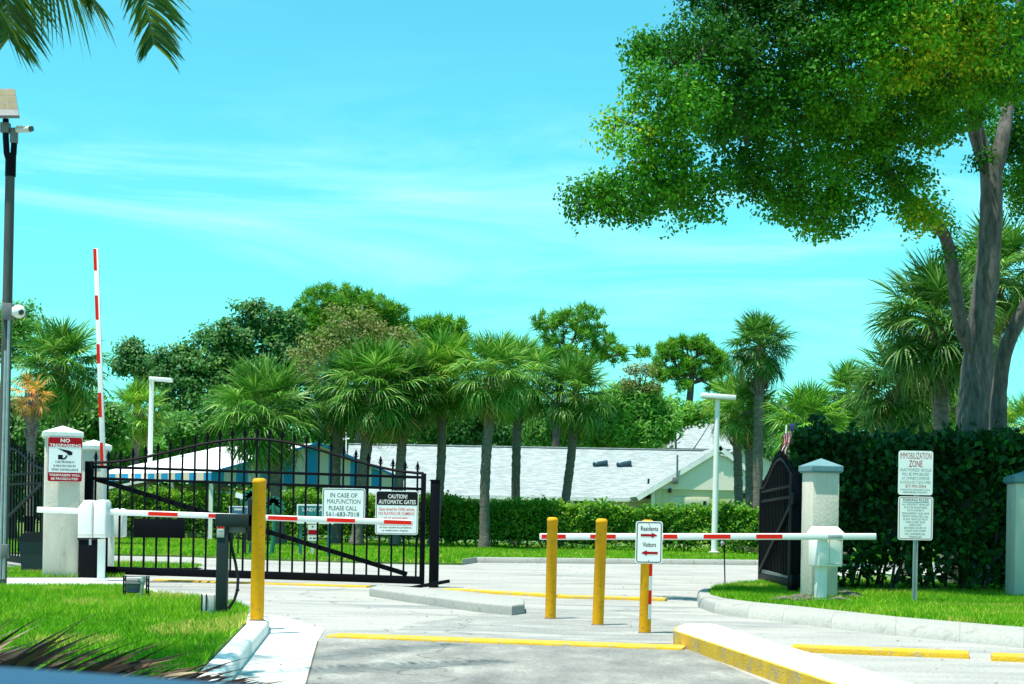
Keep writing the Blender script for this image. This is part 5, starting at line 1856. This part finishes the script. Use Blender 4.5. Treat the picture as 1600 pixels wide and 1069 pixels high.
bt('rusty_tree', 'thin half brown tree between the two open pines', 'tree', [(998, 0), (998, 640), (1000, 590)], 0.1, 92,
   [(990, 580, 16, 9), (1012, 578, 15, 9), (984, 602, 16, 10), (1015, 606, 16, 10)], 60, 22, 0.24, 0.16, 0.08, L_rust, 0.16, 'trees beyond the buildings', shell=0.4)
bt('shrub', 'bright feathery bush above the middle of the shingle roof', 'shrub', [(975, 0), (975, 690)], 0.1, 93,
   [(955, 655, 46, 40), (1000, 645, 40, 44), (1032, 662, 30, 28), (985, 680, 60, 24), (968, 625, 24, 22)], 560, 38, 0.34, 0.42, 0.08, L_bright, 0.12, 'bushes above the roof')
bt('shrub', 'mid green drooping bush left of the bright feathery bush', 'shrub', [(890, 0), (890, 690)], 0.1, 92,
   [(885, 665, 44, 28), (920, 660, 34, 32), (850, 672, 30, 24)], 210, 34, 0.34, 0.42, 0.09, L_mid, 0.12, 'bushes above the roof')
bt('shrub', 'yellow green bush beside the second house roof', 'shrub', [(1056, 0), (1056, 690)], 0.1, 96,
   [(1050, 645, 30, 22), (1085, 648, 30, 14), (1120, 640, 40, 18)], 130, 30, 0.3, 0.28, 0.1, L_bright, 0.12, 'bushes above the roof')
bt('dark_tree', 'dark dense tree behind the paired pale palms', 'tree', [(745, 0), (745, 680), (745, 650)], 0.1, 95,
   [(730, 650, 60, 44), (790, 665, 50, 36), (830, 640, 26, 34), (690, 670, 50, 36)], 330, 34, 0.34, 0.24, 0.14, L_dark, 0.3, 'trees beyond the buildings')
bt('dark_tree', 'dark dense tree behind the pavilion gable palms', 'tree', [(610, 0), (610, 680), (610, 640)], 0.1, 97,
   [(600, 650, 60, 44), (650, 655, 50, 40), (545, 660, 50, 36), (500, 655, 46, 40)], 330, 34, 0.34, 0.24, 0.14, L_dark, 0.3, 'trees beyond the buildings')
bt('flame_tree', 'bright tree with scattered orange flowers at the left edge', 'tree', [(10, 0), (10, 600), (14, 520)], 0.1, 72,
   [(20, 500, 40, 26), (-20, 510, 50, 40), (40, 478, 14, 8), (44, 520, 30, 20), (20, 545, 40, 24)], 210, 34, 0.28, 0.20, 0.07, L_flame, 0.22, 'trees at the left edge')
bt('shrub', 'lush green thicket behind the no trespassing pillar', 'shrub', [(130, 0), (130, 690)], 0.1, 66,
   [(130, 650, 46, 40), (165, 665, 30, 34), (95, 665, 46, 40), (60, 660, 40, 50)], 330, 34, 0.28, 0.22, 0.10, L_mid, 0.14, 'bushes at the left')
bt('shrub', 'dark thicket behind the open left gate leaf', 'shrub', [(20, 0), (20, 700)], 0.1, 60,
   [(15, 690, 60, 60), (50, 720, 50, 50), (-30, 660, 60, 70), (95, 730, 50, 40)], 330, 34, 0.28, 0.22, 0.10, L_dark, 0.14, 'bushes at the left')
bt('dark_tree', 'small dark tree between the left palm and the ficus', 'tree', [(215, 0), (213, 620), (212, 580)], 0.1, 104,
   [(205, 548, 22, 18), (228, 572, 26, 16), (196, 572, 20, 16), (245, 590, 24, 14)], 170, 30, 0.32, 0.24, 0.13, L_dark, 0.26, 'trees beyond the buildings', shell=0.4)
bt('shrub', 'light green bushes above the left end of the white pavilion roof', 'shrub', [(300, 0), (300, 700)], 0.1, 90,
   [(300, 668, 44, 22), (345, 650, 40, 36), (260, 676, 36, 16), (395, 668, 50, 26)], 260, 34, 0.32, 0.24, 0.12, L_mid, 0.14, 'bushes at the left')
bt('shrub', 'low leafy bushes between the pavilion and the left lamp post', 'shrub', [(180, 0), (180, 700)], 0.1, 84,
   [(180, 690, 30, 14), (215, 692, 40, 12), (165, 670, 16, 26)], 110, 30, 0.26, 0.2, 0.11, L_bright, 0.12, 'bushes at the left')
bt('dark_tree', 'shady green tree behind the palms at the tall hedge', 'tree', [(1290, 0), (1290, 690), (1292, 650)], 0.1, 80,
   [(1220, 655, 40, 34), (1280, 665, 50, 30), (1340, 650, 46, 36), (1390, 665, 40, 30), (1240, 690, 60, 30)], 330, 32, 0.3, 0.22, 0.12, L_dark, 0.24, 'trees beyond the buildings')
bt('dark_tree', 'far green tree seen under the oak beside its second trunk', 'tree', [(1540, 0), (1540, 690), (1540, 650)], 0.1, 84,
   [(1480, 655, 50, 30), (1540, 650, 40, 34), (1430, 650, 40, 40)], 210, 32, 0.3, 0.22, 0.12, L_mid, 0.24, 'trees beyond the buildings')

# ------------------------------------------------------------------ the big oak
d = 32.0
ob0 = B(1512, d, 0.14)
oak = thing('oak_tree', 'huge oak with grey forked trunk overhanging the right half of the sky', 'tree', ob0)
mb = MB()


def px_tube(mb, pts, rads, n=14, wob=0.05, sub=4):
    ps = [Vector(p) if not isinstance(p, tuple) else (P(*p)) for p in pts]
    path, rr = [], []
    for i in range(len(ps) - 1):
        p0 = ps[max(i - 1, 0)]; p1 = ps[i]; p2 = ps[i + 1]; p3 = ps[min(i + 2, len(ps) - 1)]
        for k in range(sub):
            t = k / sub
            path.append(0.5 * ((2 * p1) + (p2 - p0) * t + (2 * p0 - 5 * p1 + 4 * p2 - p3) * t * t + (3 * p1 - p0 - 3 * p2 + p3) * t ** 3))
            rr.append(rads[i] + (rads[i + 1] - rads[i]) * t)
    path.append(ps[-1]); rr.append(rads[-1])
    mb.tube(path, rr, n, wob=wob)
    return path


k = d / FPX
px_tube(mb, [ob0 - Vector((0, 0, 0.1)), (1519, 670, d), (1524, 600, d), (1533, 500, d), (1545, 400, d), (1549, 320, d), (1548, 262, d)], [0.42, 0.31, 0.29, 0.25, 0.225, 0.215, 0.20], 20, 0.045)
px_tube(mb, [(1548, 275, d), (1528, 215, d), (1512, 150, d - 0.5), (1470, 60, d - 1), (1440, -40, d - 1.5)], [0.19, 0.16, 0.14, 0.11, 0.06], 12)
px_tube(mb, [(1551, 278, d), (1567, 215, d), (1578, 140, d + 0.5), (1590, 40, d + 1), (1600, -60, d + 1)], [0.17, 0.14, 0.12, 0.10, 0.06], 12)
px_tube(mb, [(1526, 560, d), (1502, 510, d - 0.3), (1491, 440, d - 0.6), (1477, 370, d - 0.9), (1440, 328, d - 1.4), (1400, 285, d - 2), (1368, 240, d - 2.4), (1320, 180, d - 3)], [0.15, 0.14, 0.125, 0.115, 0.10, 0.09, 0.08, 0.05], 12)
px_tube(mb, [B(1558, d + 0.6, 0.1), (1560, 668, d + 0.6), (1562, 600, d + 0.6), (1574, 540, d + 0.4), (1600, 485, d + 0.2), (1640, 420, d), (1690, 300, d)], [0.22, 0.17, 0.15, 0.14, 0.14, 0.12, 0.08], 14)
OB = [(945, 305, 52, 30, 26.5), (1000, 300, 60, 44, 26.2), (1070, 300, 66, 50, 26.6), (905, 320, 18, 12, 26.5), (1015, 225, 62, 42, 26), (962, 188, 24, 12, 26), (1055, 150, 72, 56, 25.6), (1010, 72, 30, 14, 26.6), (1040, 84, 56, 30, 26.5),
      (1110, 64, 70, 44, 25.8), (1150, 170, 80, 64, 27), (1200, 60, 90, 60, 27), (1160, 262, 60, 40, 27.5), (1240, 190, 80, 70, 28), (1250, 290, 70, 50, 28), (1300, 330, 56, 40, 28.5), (1320, 100, 90, 80, 26.8),
      (1330, 220, 80, 70, 29), (1420, 60, 90, 70, 26.2), (1420, 170, 80, 60, 29), (1410, 290, 50, 40, 29.6), (1440, 330, 40, 34, 30.2), (1500, 40, 80, 60, 26.0), (1510, 140, 70, 56, 29.5), (1470, 200, 36, 24, 30.5), (1580, 80, 70, 80, 26.2),
      (1590, 200, 46, 60, 33), (1600, 290, 40, 46, 34), (1140, -20, 80, 46, 27), (1260, -50, 110, 60, 27.4), (1400, -70, 120, 70, 26), (1540, -60, 100, 60, 26), (1680, 60, 90, 110, 29), (1690, 250, 80, 90, 34), (1250, -150, 160, 60, 28), (1480, -180, 160, 70, 28.4), (1640, -120, 130, 80, 26.5), (1480, 110, 80, 60, 27.6), (1360, 20, 80, 50, 27.8),
      (1470, 350, 14, 10, 31), (1535, 250, 20, 10, 31.6), (1490, 400, 12, 8, 31.2)]
ob_blobs = [pb(x, y, dd, rx, ry, max(rx, ry) * dd / FPX * 1.25) for x, y, rx, ry, dd in OB]
cs = make_crown(oak, ob_blobs, 2500, 84, 0.165, 0.080, 0.047, L_oak, 0.3, 0.25, zone=True)
starts = [P(1512, 150, d - 0.5), P(1470, 60, d - 1), P(1440, 328, d - 1.4), P(1400, 285, d - 2), P(1320, 180, d - 3), P(1578, 140, d + 0.5), P(1590, 40, d + 1), P(1640, 420, d)]
todo = [b[0] for b in ob_blobs]
while todo:
    c = min(todo, key=lambda c: min((q - c).length for q in starts))
    s = min(starts, key=lambda q: (q - c).length)
    limbs(mb, s, [c], 0.045, 0.03, 0.25)
    starts.append(c)
    todo.remove(c)
for c in cs[RNG.choice(len(cs), 260, replace=False)]:
    c = Vector(c)
    s = min([b[0] for b in ob_blobs], key=lambda q: (q - c).length)
    limbs(mb, s, [c], 0.016, 0.006)
mb.build('trunk', M_bark_oak, oak, ang=70)


# ------------------------------------------------------------------ feather palm overhanging the upper left corner, and the fallen frond
def feather_frond(parent, path, n, Lmax, m, name='frond', droop=0.9, width=0.035, spread=0.9, up=Vector((0, 0, 1)), tintlo=0.0, tinthi=1.0, r0=0.022, push=0.0):
    """midrib along path with leaflets on both sides"""
    ps = [Vector(p) for p in path]
    fine = []
    for i in range(len(ps) - 1):
        p0 = ps[max(i - 1, 0)]; p1 = ps[i]; p2 = ps[i + 1]; p3 = ps[min(i + 2, len(ps) - 1)]
        for k in range(8):
            t = k / 8
            fine.append(0.5 * ((2 * p1) + (p2 - p0) * t + (2 * p0 - 5 * p1 + 4 * p2 - p3) * t * t + (3 * p1 - p0 - 3 * p2 + p3) * t ** 3))
    fine.append(ps[-1])
    V, F, T = [], [], []
    N = len(fine)
    for i in range(n):
        s = (i + 0.5) / n
        q = s * (N - 1)
        a = int(q)
        o = fine[a].lerp(fine[min(a + 1, N - 1)], q - a)
        t = (fine[min(a + 1, N - 1)] - fine[max(a - 1, 0)]).normalized()
        sd0 = t.cross(up)
        if sd0.length < 0.2:
            sd0 = t.cross(Vector((0, 1, 0)))
        sd0.normalize()
        L0 = Lmax * (0.45 + 0.55 * math.sin(math.pi * min(1, 0.15 + s * 0.85))) * random.uniform(0.8, 1.1)
        for sg in (-1, 1):
            dr = (sd0 * sg * spread + t * random.uniform(0.45, 0.8) + up * (random.uniform(-0.15, 0.25) + push)).normalized()
            dd = droop * random.uniform(0.6, 1.3)
            nn = dr.cross(t).normalized()
            wv = (t - dr * t.dot(dr)).normalized() * 0.8 + nn * random.uniform(-0.5, 0.5)
            k0 = len(V)
            for u, w in ((0, 0.35), (0.25, 1), (0.55, 0.9), (0.8, 0.5), (1, 0.05)):
                p = o + dr * (L0 * u) - Vector((0, 0, 1)) * (dd * L0 * u * u * 0.75)
                V += [p - wv * width * w / 2, p + wv * width * w / 2]
            tint = random.uniform(tintlo, tinthi)
            for j in range(4):
                F.append((k0 + 2 * j, k0 + 2 * j + 1, k0 + 2 * j + 3, k0 + 2 * j + 2))
                T.append(tint)
    ob = arrays(name, np.array([tuple(v) for v in V]), np.array(F), m, parent, np.array(T))
    mb = MB().tube(fine, [r0 * (1 - 0.75 * i / (N - 1)) for i in range(N)], 6)
    rb = mb.build('midrib', M_bark if m is L_dead else mat('green midrib', (0.12, 0.16, 0.03)), parent)
    return ob


d = 12.0
heart = P(-90, -200, d)
bp = Vector((heart.x - 0.6, d + 0.3, 0.15))
fp = thing('feather_palm', 'feather leaved palm whose hanging fronds cut into the upper left corner', 'palm', bp)
MB().tube([bp, bp.lerp(heart, 0.5) + Vector((-0.15, 0, 0)), heart], [0.20, 0.15, 0.13], 12, wob=0.04).build('trunk', M_bark_palm, fp)
for path, n, L in (([heart, P(60, -230, d - 0.4), P(160, -150, d - 0.6), P(216, -40, d - 0.7), P(240, 70, d - 0.7)], 150, 0.46),
                   ([heart, P(-20, -150, d - 0.6), P(6, -60, d - 0.8), P(14, 60, d - 0.8)], 130, 0.52),
                   ([heart, P(0, -150, d + 0.4), P(60, -70, d + 0.6), P(105, -30, d + 0.7), P(140, -6, d + 0.7)], 88, 0.55),
                   ([heart, P(-60, -190, d - 0.9), P(-40, -90, d - 1.3), P(-8, 30, d - 1.4)], 60, 0.48),
                   ([heart, P(120, -380, d + 0.6), P(350, -330, d + 1.4), P(520, -230, d + 2.0)], 50, 0.5),
                   ([heart, P(60, -420, d + 1.2), P(260, -440, d + 2.6), P(420, -330, d + 3.6)], 50, 0.5),
                   ([heart, P(140, -300, d - 0.4), P(330, -330, d - 0.6), P(470, -260, d - 0.8)], 50, 0.5),
                   ([heart, P(-200, -280, d), P(-330, -240, d + 0.2), P(-400, -120, d + 0.2)], 44, 0.5),
                   ([heart, P(-150, -260, d - 0.8), P(-220, -180, d - 1.6), P(-240, -60, d - 1.8)], 44, 0.5),
                   ([heart, P(-60, -330, d + 0.6), P(10, -380, d + 1.4), P(90, -330, d + 2.0)], 44, 0.5)):
    hang = n >= 90
    feather_frond(fp, path, n, L, L_coco, droop=0.45 if hang else 0.8, width=0.028 if hang else 0.034, up=Vector((0.75, -0.62, 0.2)).normalized() if hang else Vector((0, 0, 1)), push=0.3 if n == 150 else 0.0)

d = 11.2
df = thing('fallen_frond', 'dead brown palm frond with curling leaflets lying in the near lawn corner', 'frond', G(150, 1090, 0.15))
V, F, T = [], [], []
rib0, rib1 = P(-120, 1062, d + 0.3), P(372, 1085, d - 0.3)
for i in range(92):
    s = i / 91
    o = rib0.lerp(rib1, s) + Vector((0, random.uniform(-0.12, 0.12), random.uniform(-0.02, 0.03)))
    L = random.uniform(0.5, 0.98) * (1 - 0.45 * s)
    e = R(random.uniform(30, 46) * (1 - 0.6 * s))
    dr = Vector((math.cos(e), random.uniform(-0.2, 0.5), math.sin(e))).normalized()
    w = random.uniform(0.012, 0.056)
    tw = random.uniform(-1.2, 1.2)
    k0 = len(V)
    for u, ww in ((0, 0.6), (0.25, 1), (0.5, 0.6), (0.75, 0.2), (1, 0.04)):
        p = o + dr * (L * u) + Vector((0, 0, -0.05 * u * u + 0.03 * math.sin(u * 2.2 + tw)))
        wv = Vector((-math.sin(e) * math.cos(tw * u), math.sin(tw * u), math.cos(e) * math.cos(tw * u)))
        V += [p - wv * w * ww / 2, p + wv * w * ww / 2]
    t = random.random() ** 2.2
    for j in range(4):
        F.append((k0 + 2 * j, k0 + 2 * j + 1, k0 + 2 * j + 3, k0 + 2 * j + 2))
        T.append(t)
arrays('leaflets', np.array([tuple(v) for v in V]), np.array(F), L_dead, df, np.array(T))
MB().tube([rib0, rib0.lerp(rib1, 0.5) + Vector((0, 0, 0.04)), rib1], [0.022, 0.016, 0.006], 8).build('midrib', M_bark, df)

# ------------------------------------------------------------------ the viewer's own car: the blue bonnet corner
cb = thing('car', 'blurred blue car bonnet along the bottom left corner', 'car', (-0.6, 1.9, 0.0))
mb = MB()
vs, fs = [], []
NX, NY = 16, 10
for j in range(NY + 1):
    y = 1.35 + 1.0 * j / NY
    for i in range(NX + 1):
        x = -1.75 + 1.62 * i / NX
        z = 1.158 - 0.05 * ((y - 1.85) / 0.55) ** 2 - 0.055 * max(0.0, x + 0.70)
        if j == NY: z -= 0.05
        if i == NX: z -= 0.06
        vs.append(Vector((x, y, z)))
for j in range(NY):
    for i in range(NX):
        a = j * (NX + 1) + i
        fs.append((a, a + 1, a + NX + 2, a + NX + 1))
mb.add(vs, fs)
o = mb.build('bonnet', M_car, cb, ang=60)
sol = o.modifiers.new('thickness', 'SOLIDIFY'); sol.thickness = 0.03; sol.offset = -1
mb = MB().box((-1.0, 2.30, 0.80), (1.4, 0.12, 0.30), None, 0.04)
mb.build('front_panel', M_car, cb)
